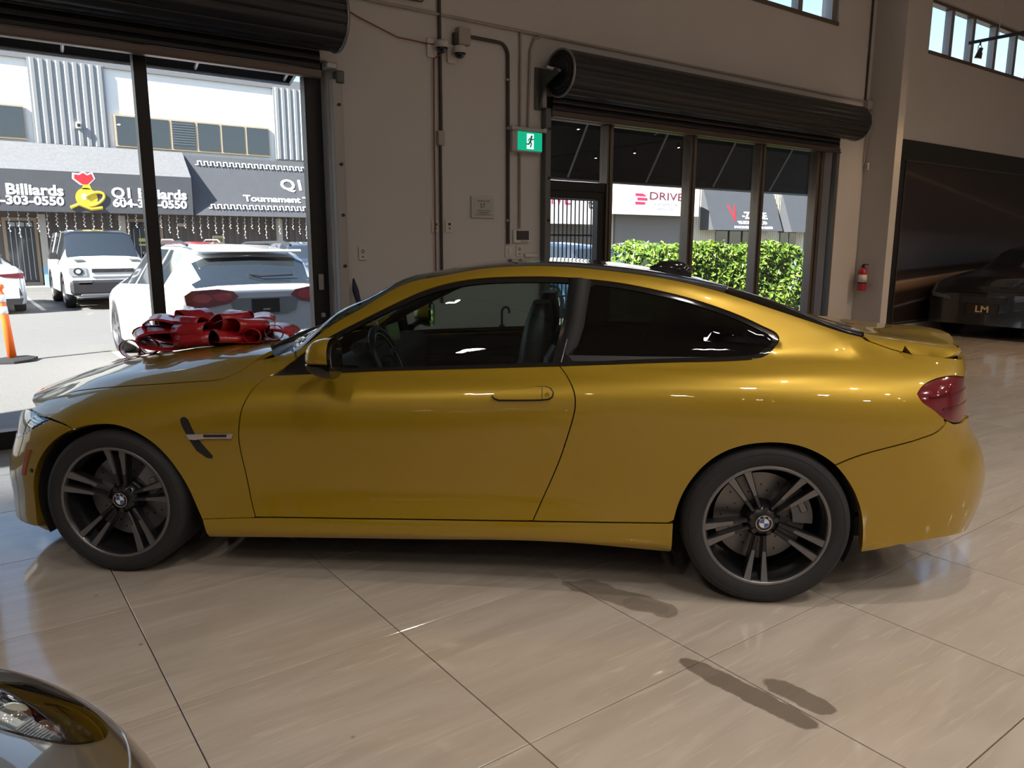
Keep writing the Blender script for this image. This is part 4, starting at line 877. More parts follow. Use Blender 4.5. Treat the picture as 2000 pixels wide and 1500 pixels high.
G().box((.03,-.083,-.012),(.30,.008,.175)).obj('green_panel',mat('exit_green_glow',(.0,.10,.05),.3,emit=(.0,.30,.16),estr=1.0),T)
M_EW=mat('exit_white_glow',(.5,.6,.55),.3,emit=(.55,.85,.72),estr=.9); G().box((.03,-.0885,-.012),(.085,.003,.145)).obj('door_panel',M_EW,T)
M_EG=mat('exit_man_green',(.0,.06,.03),.3,emit=(.0,.06,.035),estr=.6); g=G(); yy=-.0915
g.cyl((.042,yy,.034),(.042,yy-.003,.034),.0115,14)
for a,b,w_ in (((.038,.018),(.026,-.018),.020),((.026,-.015),(.040,-.035),.014),((.040,-.035),(.030,-.066),.012),((.022,-.015),(.008,-.040),.014),((.008,-.040),(-.018,-.040),.012),((.036,.016),(.056,.004),.010),((.056,.004),(.070,.012),.009),((.032,.016),(.012,.010),.010),((.012,.010),(.002,-.008),.009)):
    a=Vector((a[0],a[1]));b=Vector((b[0],b[1])); d=(b-a).normalized(); n_=Vector((-d.y,d.x))*w_/2; q=[a+n_-d*w_*.3,a-n_-d*w_*.3,b-n_+d*w_*.3,b+n_+d*w_*.3]; g.prism([(p.x,p.y) for p in q],.003,0,Matrix.Translation((0,yy,0))@FACE_IN)
g.obj('running_man',M_EG,T)
# fire extinguisher on the stub
T=empty('fire_extinguisher',(11.05,6.13,.78),0,'red fire extinguisher with white label on the pale wall stub','fire extinguisher')
M_RX=mat('extinguisher_red',(.42,.012,.022),.3,coat=.6); x=-.085
G().lathe([(.001,0),(.055,.0),(.062,.012),(.062,.26),(.055,.295),(.03,.32),(.018,.33),(.018,.345)],24,0,Matrix.Translation((x,0,0))).obj('cylinder',M_RX,T)
G().lathe([(.0628,.125),(.0632,.125),(.0632,.235),(.0628,.235)],24,0,Matrix.Translation((x,0,0))).obj('label_wrap',mat('label_white',(.62,.60,.58),.5),T); G().lathe([(.0632,.105),(.0645,.105),(.0645,.122),(.0632,.122)],24,0,Matrix.Translation((x,0,0))).obj('strap',M_black(),T)
G().box((x,0,.36),(.035,.035,.04),0,bev=.005).box((x,-.035,.385),(.02,.09,.014),0,bev=.003).obj('valve',M_black(),T); G().tube([(x,.02,.355),(x-.02,.06,.34),(x-.03,.072,.26),(x-.03,.07,.12)],.011,8).obj('hose',mat('hose_grey',(.30,.29,.27),.5),T); G().box((-.012,0,.2),(.024,.05,.28),0).obj('wall_bracket',M_galv(),T)
T=empty('switch_box',(11.05,6.24,2.585),0,'small white switch box high on the pale wall stub','wall box'); G().box((-.02,0,0),(.04,.06,.10),0,bev=.006).obj('box',M_white(),T); G().box((-.042,0,.012),(.005,.03,.02)).box((-.042,0,-.022),(.005,.03,.02)).obj('switches',mat('switch_grey',(.3,.29,.27),.5),T)
# mural and stub trim
def mural_mat():
    m=bpy.data.materials.new('dark_streak_print'); m.use_nodes=True; nt=m.node_tree; N=nt.nodes; L=nt.links; b=N['Principled BSDF']; b.inputs['Roughness'].default_value=.35
    tc=N.new('ShaderNodeTexCoord'); sp=N.new('ShaderNodeSeparateXYZ'); L.new(tc.outputs['Object'],sp.inputs[0])
    def ma(op,a,bb,c=None):
        n=N.new('ShaderNodeMath'); n.operation=op
        for i,v in enumerate((a,bb,c)):
            if v is None: continue
            if isinstance(v,(int,float)): n.inputs[i].default_value=v
            else: L.new(v,n.inputs[i])
        return n.outputs[0]
    x,z=sp.outputs[0],sp.outputs[2]
    # streaks fan out from a vanishing point far right
    ang=ma('DIVIDE',ma('SUBTRACT',z,1.35),ma('SUBTRACT',9.5,x))
    cr=N.new('ShaderNodeValToRGB'); mr=N.new('ShaderNodeMapRange'); mr.inputs[1].default_value=-.16; mr.inputs[2].default_value=.20; L.new(ang,mr.inputs[0]); L.new(mr.outputs[0],cr.inputs[0])
    e=cr.color_ramp.elements; e[0].position=0; e[0].color=(.010,.007,.008,1); e[1].position=1; e[1].color=(.014,.009,.008,1)
    for p,c in ((.17,(.02,.014,.014)),(.175,(.13,.11,.11)),(.185,(.026,.017,.017)),(.24,(.028,.018,.015)),(.27,(.20,.12,.07)),(.285,(.24,.15,.09)),(.295,(.36,.27,.20)),(.305,(.045,.027,.024)),(.345,(.014,.013,.015)),(.36,(.05,.055,.075)),(.45,(.065,.068,.09)),(.53,(.045,.04,.05)),(.56,(.024,.017,.02)),(.80,(.026,.017,.016)),(.815,(.08,.055,.042)),(.83,(.026,.018,.016))):
        k=e.new(p); k.color=(*c,1)
    L.new(cr.outputs[0],b.inputs['Base Color']); return m
T=empty('wall_mural',(11.9,WY,0),0,'huge dark wall print with blurred light streaks behind black car','mural')
G().box((3.6,-.012,1.615),(7.2,.024,2.89)).obj('backing',mat('mural_black',(.012,.012,.012),.5),T); G().box((3.7,-.026,1.47),(6.8,.006,2.55)).obj('print',mural_mat(),T)
for c,d in (((3.7,-.03,2.75),(6.82,.012,.02)),((.31,-.03,1.47),(.02,.012,2.55)),((3.7,-.03,.2),(6.82,.012,.02))): G().box(c,d).obj('print_border',mat('border_brown',(.06,.05,.05),.5),T)
# umbrella and mop leaning at the wall
T=empty('umbrella',(4.34,6.10,0),0,'black umbrella with crook handle standing behind the coupe','umbrella')
G().tube([(0,0,.62),(0,0,.78)]+[(.045+.045*math.cos(a),0,.80+.045*math.sin(a)) for a in np.linspace(PI,-.4,10)],.011,8).obj('handle',M_black(),T); G().lathe([(.008,.02),(.03,.30),(.045,.60),(.03,.66),(.012,.68)],14).obj('canopy',mat('umbrella_cloth',(.010,.010,.011),.7),T); G().cyl((0,0,.0),(0,0,.03),.006,8).obj('tip',M_galv(),T)
T=empty('umbrella_stand',(4.08,6.10,0),0,'low black stand holding things beside the crook handled umbrella','stand'); G().lathe([(.001,.005),(.13,.005),(.15,.01),(.16,.5),(.15,.5),(.14,.02)],20).obj('bucket',M_black(),T); G().box((-.10,0,.56),(.10,.08,.20),0,bev=.03).box((.07,.03,.55),(.06,.06,.16),0,bev=.02).obj('folded_cloth',mat('umbrella_cloth',(.010,.010,.011),.7),T)
T=empty('mop',(2.92,WY-.10,0),0,'dark mop with grey pole leaning beside the left door frame','mop'); G().tube([(0,-.06,.05),(-.05,0,.93)],.012,8).obj('pole',M_galv(),T); G().tube([(-.05,0,.93),(-.075,.02,1.06),(-.085,.03,1.16)],.03,8,radii=[.022,.03,.008]).obj('grip',mat('navy_cloth',(.02,.018,.05),.7),T); G().box((0,-.07,.03),(.30,.08,.05),0,bev=.02).obj('head',M_black(),T)
# track lights
M_TRK=mat('track_black',(.02,.02,.022),.4)
M_BULB=mat('lamp_glow',(1,.8,.55),.3,emit=(1,.72,.42),estr=60)
LAMPS=[]
def track(x,ys,y0,y1,label,glabel):
    T=empty('light_track',(x,0,4.06),0,label,'light track'); G().box((0,(y0+y1)/2,0),(.035,y1-y0,.035)).obj('rail',M_TRK,T)
    for y in (y0+.35,(y0+y1)/2,y1-.35): G().cyl((0,y,.017),(0,y,CH-4.06),.005,6).obj('hanger_rod',M_galv(),T)
    for k,y in enumerate(ys):
        L=empty('spotlight',(x,y,4.04),0,glabel,'spotlight','track spotlights above the showroom')
        til=Matrix.Rotation(math.radians(14),3,'X')
        G().tube([(-.048,0,-.15),(-.048,0,-.06),(-.03,0,-.03),(.03,0,-.03),(.048,0,-.06),(.048,0,-.15)],.005,6).cyl((0,0,0),(0,0,-.035),.012,8).obj('yoke',M_TRK,L)
        def tl_(p): return til@Vector(p)+Vector((0,0,-.14))
        g=G(); g.cyl(tl_((0,0,.075)),tl_((0,0,.02)),.025,14,0); g.cyl(tl_((0,0,.02)),tl_((0,0,-.055)),.034,14,0,r2=.046,caps=False); g.obj('head',M_TRK,L)
        g=G(); a=tl_((0,0,-.042)); b=tl_((0,0,-.046)); g.cyl(a,b,.036,16); g.obj('bulb',M_BULB,L)
        LAMPS.append((x,y,4.04-.21))
# ------------------------------------------------------------------ showroom lamps (tracks hang outside the frame except one end)
GL='black track spotlight hanging lit on the rails over the showroom floor'
track(11.1,[4.88,3.3,1.7,.1,-1.5,-3.1,-4.7],-6.0,5.02,'thin black light track hanging before the high right window',GL)
for x,y1,lab in ((7.1,1.75,'black light track over the middle of the showroom, above the frame'),(3.1,1.35,'black light track above the camera position'),(-1.2,1.0,'black light track over left end of the showroom'),(15.2,2.6,'black light track over right end of the showroom')):
    track(x,[y1-.25-1.55*k for k in range(5)],-7.0,y1,lab,GL)
for o in bpy.data.objects:
    if o.name=='spotlight': o['label']='lit black track spotlight in front of the high right window'; del o['group']
for k,(x,y,z) in enumerate(LAMPS):
    l=bpy.data.lights.new('spot_beam','SPOT'); l.energy=SPOT_W*(.45 if y>4 else 1); l.color=(1,.90,.79) if x<9 else (1,.66,.36); l.spot_size=math.radians(105); l.spot_blend=.9; l.shadow_soft_size=.035
    o=bpy.data.objects.new('spot_beam',l); COL.objects.link(o); o.location=(x,y+.02,z-.02); o.rotation_euler=(math.radians(10),0,0)

# unseen round lamps under the ceiling, added as neutral fill for walls and floor
k=0
for ix,x in enumerate((-3.8,1.2,6.2,11.4,17.0)):
    for iy,y in enumerate((-9.2,-5.2,-1.2)):
        H=empty('fill_lamp',(x,y,6.30),0,'added round fill lamp hanging under the ceiling out of view','added fill lamp','added fill lamps under the ceiling')
        G().lathe([(.02,.30),(.06,.28),(.09,.16),(.20,.03),(.21,0),(.20,0)],24).obj('shade',M_TRK,H); G().cyl((0,0,.012),(0,0,.006),.17,24).obj('diffuser',mat('fill_lamp_glow',(1,.95,.9),.4,emit=(1,.90,.78),estr=14),H); G().cyl((0,0,.28),(0,0,.50),.006,6).obj('chain',M_galv(),H)
        l=bpy.data.lights.new('fill_beam','SPOT'); l.energy=FILL_W; l.color=(1,.955,.91); l.spot_size=math.radians(158); l.spot_blend=1; l.shadow_soft_size=.15
        o=bpy.data.objects.new('fill_beam',l); COL.objects.link(o); o.location=(x,y,6.27)
# ------------------------------------------------------------------ outside: lot, opposite building, awnings
ZG=-.15
M_ASPH=mat('grey_asphalt',(.135,.130,.124),.9,noise=.35,nscale=45,bump=.3,bscale=150)
G().box((20,45,ZG-.05),(160,77,.10)).obj('ground',M_ASPH,kind='structure')
G().box((8,6.62,-.085),(31,.14,.13)).obj('door_apron',mat('pale_concrete',(.30,.29,.27),.85,noise=.15,nscale=20),kind='structure')
M_CONC=mat('pale_concrete',(.30,.29,.27),.85,noise=.15,nscale=20)
G().box((30,30.4,-.075),(90,1.6,.15)).obj('sidewalk',M_CONC,kind='structure')
M_LINE=mat('worn_white_paint',(.55,.54,.52),.8,noise=.2,nscale=30)
for k,(x,y,l,lab) in enumerate(((1.70,24.2,5.6,'white parking line beside the white off-road car'),(5.0,24.2,5.6,'white parking line under the red suv'),(8.3,24.2,5.6,'white parking line before the dark blue suv'),(1.86,11.9,1.4,'short white painted line by the orange post shadow'))):
    G().box((x,y,ZG+.002),(.10,l,.004)).obj('parking_line',M_LINE,label=lab,cat='painted line')
# opposite building
BY=31.0
M_BWH=mat('white_render',(.78,.77,.74),.8,noise=.05,nscale=6); M_CORR=mat('grey_corrugated_metal',(.26,.265,.27),.5,metal=.2); M_CORR2=mat('pale_corrugated_metal',(.50,.46,.36),.55,metal=.1); M_BRN=mat('brown_corrugated_metal',(.10,.080,.07),.6); M_WDW=mat('dark_window_glass',(.035,.04,.045),.08,spec=.8); M_WFR=mat('tan_window_frame',(.42,.33,.22),.5)
B=empty('commercial_building',(0,BY,0),0,'long two storey white building with grey ribbed bands across the lot','building')
G().box((30,3,3.9),(110,5.9,7.8)).obj('wall',M_BWH,B); G().box((30,-.01,7.62),(110,.06,.36)).obj('parapet',mat('parapet_grey',(.16,.16,.17),.6),B)
rib=G().prism([(-.085,0),(.085,0),(.05,-.04),(-.05,-.04)],2.72,0).data('rib',M_CORR)
for bx in (-5.45,2.74,10.96,19.1):
    p=G().box((bx+1.13,-.03,6.12),(2.27,.05,2.76)).obj('ribbed_panel',M_CORR,B)
    for k in range(9): ob('rib',rib,p,(bx+.14+.25*k,-.05,4.76))
def bwin(x0,x1,z0,z1,ms):
    w_=G().box(((x0+x1)/2,-.02,(z0+z1)/2),(x1-x0,.10,z1-z0)).obj('window',M_WFR,B); e=[x0]+ms+[x1]
    for a,b in zip(e[:-1],e[1:]): G().box(((a+b)/2,-.07,(z0+z1)/2),(b-a-.10,.03,z1-z0-.12)).obj('pane',M_WDW,w_)
    return w_
bwin(-3.1,2.52,4.84,5.93,[-1.2,-.3,.6,1.5]); w_=bwin(5.20,10.72,4.82,5.92,[7.05,7.96,8.84,9.78]); bwin(13.4,18.9,4.82,5.92,[15.2,16.1,17.0,17.9])
for k in range(9): G().box((7.5,-.085,5.05+.09*k),(.78,.03,.035),0).obj('blind_slat',mat('blind_grey',(.10,.11,.12),.5),w_)
T=empty('wall_light',(4.06,BY-.06,5.42),0,'small white security light on the grey ribbed band','light'); G().box((0,-.08,0),(.16,.16,.22),0,bev=.02).obj('box',mat('fixture_white',(.6,.6,.55),.5),T); G().box((0,-.165,.0),(.10,.01,.10)).obj('face',M_black(),T)
# lower storefront wall
G().box((30,-.03,1.2),(110,.04,2.6)).obj('lower_wall',M_BRN,B)
rb2=G().prism([(-.07,0),(.07,0),(.045,-.05),(-.045,-.05)],2.5,0).data('rib',M_BRN)
k=0
for x in list(np.arange(2.9,5.0,.26))+list(np.arange(6.6,10.6,.26))+list(np.arange(11.1,13,.26)): ob('rib',rb2,B,(float(x),-.05,0))
M_COL=mat('beige_column',(.42,.38,.32),.7)
for x,lab in ((2.65,'beige post beside the tan shop door with blue painted foot'),(5.1,'beige post right of the white off-road car'),(10.8,'beige post near right edge of the stepped border awning')):
    T=empty('porch_post',(x,BY-.40,-.0),0,lab,'post'); G().box((0,0,1.2),(.20,.20,2.4),0,bev=.01).obj('shaft',M_COL,T)
    if x<3: G().box((0,0,.34),(.21,.21,.68),0,bev=.01).obj('painted_foot',mat('pale_blue_paint',(.25,.42,.55),.6),T)
M_DFR=mat('tan_door_frame',(.33,.24,.16),.5)
def shop_door(x0,x1,z1):
    d=G().box(((x0+x1)/2,-.07,z1/2),(x1-x0,.08,z1)).obj('door',M_DFR,B); G().box(((x0+x1)/2,-.115,z1/2),(x1-x0-.2,.02,z1-.22)).obj('pane',M_WDW,d)
    for q in range(5): G().cyl((x0+.2+(x1-x0-.4)*q/4,-.14,.2),(x0+.2+(x1-x0-.4)*q/4,-.14,z1-.35),.012,6).obj('grate_bar',M_galv(),d)
    return d
shop_door(1.52,2.52,2.28); shop_door(5.3,6.5,2.3)
for q,(x,w_) in enumerate(((1.8,.16),(2.03,.22),(2.28,.18))): G().box((x,-.13,2.05),(w_,.01,.13)).obj('door_sticker',mat('sticker_grey',(.35,.36,.36),.6),B)
G().box((5.9,-.14,1.55),(.5,.02,.12)).box((5.9,-.14,1.38),(.5,.02,.06)).obj('neon_sign',mat('sign_yellow',(.45,.42,.10),.5),B)
G().box((8.48,-.10,1.50),(.45,.03,.44)).obj('poster',mat('poster_cream',(.50,.44,.28),.6),B); G().box((8.48,-.118,1.56),(.32,.006,.16)).obj('poster_print',mat('poster_brown',(.18,.15,.08),.6),B)
G().box((7.2,-.10,2.12),(.30,.04,.12),0,bev=.03).obj('open_sign',mat('sign_pale_pink',(.5,.38,.36),.5),B)
# icicle lights under the awnings
strand=[]
for v in range(3):
    g=G(); L_=.45+.18*v; g.cyl((0,0,0),(0,0,-L_),.006,5)
    for q in range(7): g.sphere((.02*(-1)**q,0,-L_*(q+1)/7),.022,6,4)
    strand.append(g.data('light_strand',mat('icicle_white',(.55,.55,.55),.4)))
# awnings of the shops
M_AWN=mat('grey_awning_cloth',(.060,.063,.072),.75,noise=.2,nscale=6); M_AWT=mat('weathered_awning_top',(.14,.142,.15),.8,noise=.35,nscale=14); M_LET=mat('white_lettering',(.80,.80,.80),.6)
AY=BY-1.2
def awn_val(x0,x1,label,m,mt,zb=2.45,zf=3.78,zt=4.72):
    T=empty('shop_awning',(0,AY,0),0,label,'awning')
    G().prism([(0,zb),(0,zf),(1.0,zt),(1.0,zt-.04),(.04,zf-.03),(.04,zb)],x1-x0,0,Matrix.Translation((x0,0,0))@Matrix(((0,0,1,0),(1,0,0,0),(0,1,0,0),(0,0,0,1)))).obj('frame',M_black(),T)
    G().box(((x0+x1)/2,-.012,(zb+zf)/2),(x1-x0,.02,zf-zb)).obj('valance',m,T)
    g=G(); g.add([(x0,-.012,zf),(x1,-.012,zf),(x1,1.0,zt+.02),(x0,1.0,zt+.02)],[(0,1,2,3)]); g.obj('slope',mt,T)
    for x in (x0,x1): G().add([(x,0,zb),(x,0,zf),(x,1.0,zt),(x,1.0,zb)],[(0,1,2,3)]).obj('end_panel',m,T)
    return T
def awn_slope(x0,x1,label,m,zb=2.45,zt=4.66,dy=.98,name='shop_awning'):
    T=empty(name,(0,AY,0),0,label,'awning'); inx=.0
    g=G(); g.add([(x0,0,zb),(x1,0,zb),(x1-.0,dy,zt),(x0+.0,dy,zt)],[(0,1,2,3)]); g.add([(x0,.03,zb),(x1,.03,zb),(x1,dy+.03,zt),(x0,dy+.03,zt)],[(3,2,1,0)]); g.obj('slope',m,T)
    for x in (x0,x1): G().add([(x,0,zb),(x,dy,zt),(x,dy+.05,zb)],[(0,1,2)]).obj('end_panel',m,T)
    sl=math.atan2(dy,zt-zb)
    def at(x,z): return (x,(z-zb)/(zt-zb)*dy-.02,z)
    return T,at,Matrix.Rotation(-sl,4,'X')@FACE_IN
AW1=T=awn_val(-3.2,7.36,'grey awning with yellow billiard ball logo and white phone number',M_AWN,M_AWT)
for x in (2.06,5.94): 
    text('lettering','Q1 Billiards',.47,(x,-.03,3.13),M_LET,T,width=2.45,bold=.016); text('lettering','604-303-0550',.38,(x,-.03,2.79),M_LET,T,width=2.42,bold=.014)
# logo: yellow ball with a curled cue and red plume
M_LY=mat('logo_yellow',(.75,.55,.04),.5); M_LR=mat('logo_red',(.45,.02,.03),.5); M_LW=mat('logo_outline',(.75,.73,.68),.5); lx,lz=3.95,3.02
g=G(); g.cyl((lx,-.022,lz-.08),(lx,-.030,lz-.08),.33,28); g.prism([(lx-.12,lz+.20),(lx+.18,lz+.20),(lx+.10,lz+.42),(lx-.05,lz+.42)],.008,0,Matrix.Translation((0,-.022,0))@FACE_IN); g.tube([(lx+.20+.34*math.cos(a),-.03,lz-.12+.20*math.sin(a)+.12*math.cos(a)) for a in np.linspace(-PI*.9,PI*.75,24)],.05,6); g.tube([(lx-.50,-.03,lz-.42),(lx-.25,-.03,lz-.30),(lx+.1,-.03,lz-.45),(lx+.45,-.03,lz-.40)],.06,6); g.obj('logo_ball',M_LY,T)
g=G(); g.prism([(lx-.10,lz+.36),(lx+.06,lz+.36),(lx+.26,lz+.56),(lx+.20,lz+.72),(lx+.08,lz+.66),(lx-.04,lz+.74),(lx-.16,lz+.66),(lx-.30,lz+.68),(lx-.32,lz+.54)],.010,0,Matrix.Translation((0,-.022,0))@FACE_IN); g.obj('logo_plume',M_LR,T)
g=G(); g.prism([(lx-.16,lz+.34),(lx+.10,lz+.34),(lx+.31,lz+.56),(lx+.24,lz+.78),(lx+.08,lz+.71),(lx-.04,lz+.79),(lx-.18,lz+.71),(lx-.36,lz+.73),(lx-.38,lz+.53)],.006,0,Matrix.Translation((0,-.020,0))@FACE_IN); g.cyl((lx-.06,-.030,lz-.04),(lx-.06,-.036,lz-.04),.10,18); g.obj('logo_outline',M_LW,T)
AW2,at,MS=awn_slope(7.42,16.2,'sloped dark grey awning lettered Tournament with white stepped borders',M_AWN); T=AW2
text('lettering','Q1 Billiards',.62,at(12.6,3.70),M_LET,T,width=3.5,bold=.016,M=MS); text('lettering','Tournament Tables',.36,at(11.05,3.12),M_LET,T,width=3.5,bold=.010,M=MS)
for zc in (4.30,2.70):
    g=G(); x=7.75 if zc>4 else 7.95
    while x<15.9:
        for (a,b,c,d) in ((0,.10,.0,.035),(.075,.035,.0,.17),(.10,.13,.14,.035),(.20,.035,.0,.17)):
            p=at(x+a,zc+c); g.box((p[0]+b/2,p[1],p[2]+d/2),(b,.012,d),M=Matrix.Rotation(-.47,3,'X'))
        x+=.235
    g.obj('stepped_border',M_LET,T,kind='stuff')
T=awn_val(20.0,27.35,'white awning with red lettering seen through the gate bars',mat('white_awning_cloth',(.75,.74,.72),.7),mat('white_awning_cloth',(.75,.74,.72),.7),2.42,4.2,4.75)
text('lettering','DRIVE',.95,(24.1,-.03,3.65),mat('crimson_lettering',(.55,.02,.09),.5),T,wide=1.05); text('lettering','ts',.70,(26.85,-.03,3.42),M_INK,T,bold=.01)
T=awn_val(28.30,35.1,'white awning with crimson stripes and DRIVE lettering beyond the window',mat('white_awning_cloth',(.75,.74,.72),.7),mat('white_awning_cloth',(.75,.74,.72),.7),2.98,4.5,4.9)
text('lettering','DRIVE',.58,(32.35,-.03,3.99),mat('dark_crimson_lettering',(.16,.012,.03),.5),T,width=2.65); text('lettering','AUTOMOTIVE',.17,(32.3,-.03,3.58),mat('pale_grey_lettering',(.45,.42,.42),.6),T,wide=1.7); text('lettering','604 800 3800',.20,(32.3,-.03,3.36),mat('pale_grey_lettering',(.45,.42,.42),.6),T,wide=1.2)
for k,(x0,x1) in enumerate(((29.95,30.75),(30.1,30.85),(29.95,30.7))): G().prism([(x0,4.10-.22*k),(x1-(.25 if k==0 else 0),4.10-.22*k),(x1,4.0-.22*k),(x1-(.12 if k==2 else 0),3.97-.22*k),(x0,3.97-.22*k)],.01,0,Matrix.Translation((0,-.025,0))@FACE_IN).obj('logo_stripe',mat('crimson_lettering',(.55,.02,.09),.5),T)
T,at,MS=awn_slope(36.5,43.3,'dark grey sloped awning with red V lettering',M_AWN,2.25,4.9)
text('lettering','V',1.45,at(38.7,3.20),mat('bright_red_lettering',(.55,.02,.03),.5),T,wide=.85,bold=.02,M=MS); text('lettering','-ZONE',.60,at(40.75,3.15),M_LET,T,width=2.5,bold=.02,M=MS); text('lettering','VE-ZONE ENT. LTD',.26,at(40.4,2.72),M_LET,T,width=2.9,bold=.012,M=MS); text('lettering','PHONE 604-270-2688',.20,at(40.4,2.43),M_LET,T,width=3.8,bold=.012,M=MS)
awn_slope(44.3,51.0,'plain dark grey sloped awning farthest right beyond the hedge',M_AWN,2.2,4.9)
# pale ribbed facade pieces on the right part
g=G()
for x in list(np.arange(28.6,29.6,.2))+list(np.arange(35.2,38.2,.2))+list(np.arange(42.5,47.2,.2)): g.prism([(-.06,0),(.06,0),(.035,-.05),(-.035,-.05)],4.8,0,Matrix.Translation((float(x),-.06,0)))
for x0,x1 in ((28.2,29.6),(35.0,38.2),(42.3,47.4)): g.box(((x0+x1)/2,-.045,2.4),(x1-x0,.04,4.8))
g.obj('pale_ribbed_wall',M_CORR2,B,kind='stuff')
G().box((32.3,-.16,1.5),(5.6,.10,3.0)).obj('roll_door',mat('taupe_roll_door',(.16,.145,.135),.6),B)
for x in (38.6,39.9,41.2): G().box((x,-.12,1.2),(1.1,.06,2.2)).obj('shop_window',M_WDW,B)
for x in (45.0,46.0): G().box((x,-.12,1.2),(.8,.06,2.0)).obj('shop_window',M_WDW,B)
for k in range(44):
    x=1.4+.27*k; ob('light_strand',strand[(k*7)%3],AW1 if x<7.36 else AW2,(x,.12+.05*((k*3)%3),2.44))
# our own awnings, hung outside the glazing
M_OWN=mat('black_awning_cloth',(.022,.022,.025),.8)
def own(x0,x1,zf,zt,yf,label,struts,ys=6.62):
    T=empty('entrance_awning',(0,0,0),0,label,'awning')
    g=G(); g.add([(x0,ys,zt),(x1,ys,zt),(x1,yf,zf+.12),(x0,yf,zf+.12)],[(0,1,2,3)]); g.add([(x0,ys,zt+.01),(x1,ys,zt+.01),(x1,yf,zf+.13),(x0,yf,zf+.13)],[(3,2,1,0)]); g.box(((x0+x1)/2,yf,zf+.06),(x1-x0,.02,.12)); g.obj('cloth',M_OWN,T)
    G().add([(x1,ys,zt),(x1,yf,zf),(x1,yf,zf+.12)],[(0,1,2)]).obj('end_panel',M_OWN,T)
    G().tube([(x0,yf-.02,zf+.01),(x1,yf-.02,zf+.01)],.018,6).obj('front_rail',M_galv(),T); G().tube([(x1,yf-.02,zf+.01),(x1,ys,zt-.02)],.014,6).obj('end_rail',M_galv(),T)
    for x in struts: G().tube([(x-.06,ys+.02,zt-.06),(x,yf-.04,zf+.04)],.016,6).obj('strut',M_galv(),T)
    return T
own(4.6,11.85,2.25,3.75,7.6,'black awning outside the right storefront seen from below',[6.4,7.8,9.2,10.56])
G().tube([(7.55,7.2,2.85),(8.15,6.9,3.25)],.012,6).obj('awning_brace',M_galv(),label='short diagonal brace under the right black awning',cat='brace')
T=own(-3.4,2.86,2.98,3.35,7.62,'shallow black awning outside the left glass front',[-.4,.93,1.98,2.80])
# orange post
T=empty('traffic_post',(.55,12.40,ZG),0,'orange traffic post with white bands on black rubber base','traffic post'); M_OR=mat('safety_orange',(.80,.13,.015),.45); tilt=.0
G().lathe([(.001,.03),(.055,.03),(.050,.55),(.045,.80),(.043,.93)],20).lathe([(.043,.93),(.03,.95),(.03,.99),(.052,1.0),(.052,1.045),(.03,1.06),(.001,1.06)],20).obj('tube',M_OR,T); G().lathe([(.001,0),(.30,0),(.30,.03),(.24,.045),(.07,.055),(.001,.055)],8,smooth=False).obj('base',M_rubber(),T)
for z in (.66,.82): G().lathe([(.0505,z),(.0508,z),(.0488,z+.10),(.0485,z+.10)],20).obj('band',mat('reflective_white',(.75,.75,.78),.35),T)
T.rotation_euler=(0,math.radians(-3),0)
# security gate outside the door
T=empty('security_gate',(0,6.95,ZG),0,'black barred security gate outside the glass door','gate'); bm=G().cyl((0,0,.05),(0,0,2.13),.0085,6).data('bar',M_black())
for k in range(13): ob('bar',bm,T,(5.56+.0635*k,0,0))
for z in (.15,1.0,1.71,2.12): G().box((5.94,0,z),(.86,.02,.018)).obj('rail',M_black(),T)
G().box((6.42,.02,1.08),(.055,.055,2.2),0,bev=.006).obj('gate_post',M_black(),T); G().box((6.47,-.06,2.02),(.02,.10,.20),0,bev=.006).obj('latch_plate',M_galv(),T)
# hedge
T=empty('hedge',(12.5,10.2,ZG),0,'clipped green leafy hedge outside the right storefront','hedge'); hw,hd,hh=2.3,.62,1.60
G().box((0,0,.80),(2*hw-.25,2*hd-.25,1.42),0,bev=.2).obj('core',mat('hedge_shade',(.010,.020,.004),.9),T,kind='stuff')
NL=9000; u=rng.random((NL,3)); face=rng.random(NL); P=np.empty((NL,3)); Nn=np.zeros((NL,3))
for i in range(NL):
    f=face[i]
    if f<.52: P[i]=[(u[i,0]*2-1)*hw,-hd,u[i,1]*hh]; Nn[i]=[0,-1,.35]
    elif f<.80: P[i]=[(u[i,0]*2-1)*hw,(u[i,1]*2-1)*hd,hh]; Nn[i]=[0,-.2,1]
    elif f<.92: P[i]=[hw*(1 if f<.86 else -1),(u[i,0]*2-1)*hd,u[i,1]*hh]; Nn[i]=[1 if f<.86 else -1,0,.3]
    else: P[i]=[(u[i,0]*2-1)*hw,hd,u[i,1]*hh]; Nn[i]=[0,1,.3]
bump_=.07*np.sin(P[:,0]*3.1+1)*np.sin(P[:,2]*4+P[:,1]*3)+rng.normal(0,.035,NL); Nn/=np.linalg.norm(Nn,axis=1)[:,None]
e=np.maximum(0,np.abs(P[:,0])-(hw-.3))*.35+np.maximum(0,P[:,2]-(hh-.25))*.3; P=P+Nn*(bump_-e*.8)[:,None]
g=G(); R_=rng.normal(0,.75,(NL,3))
for i in range(NL):
    n=Vector(Nn[i]+R_[i]*.8).normalized(); t=n.orthogonal().normalized(); t.rotate(Matrix.Rotation(float(u[i,2])*6.28,3,n)); b=n.cross(t); c=Vector(P[i]); l=.055+.02*float(u[i,0]); w_=l*.42
    g.add([c-t*l,c+b*w_+n*.008,c+t*l,c-b*w_+n*.008],[(0,1,2,3)],int(i%7==0)+2*int(i%11==0)*(i%7!=0))
def leafmat(n,c):
    m=mat(n,c,.42); b=m.node_tree.nodes['Principled BSDF']; return m
g.obj('foliage',[leafmat('leaf_green',(.115,.20,.022)),leafmat('leaf_yellow_green',(.24,.32,.04)),leafmat('leaf_dark_green',(.05,.12,.015))],T,kind='stuff')
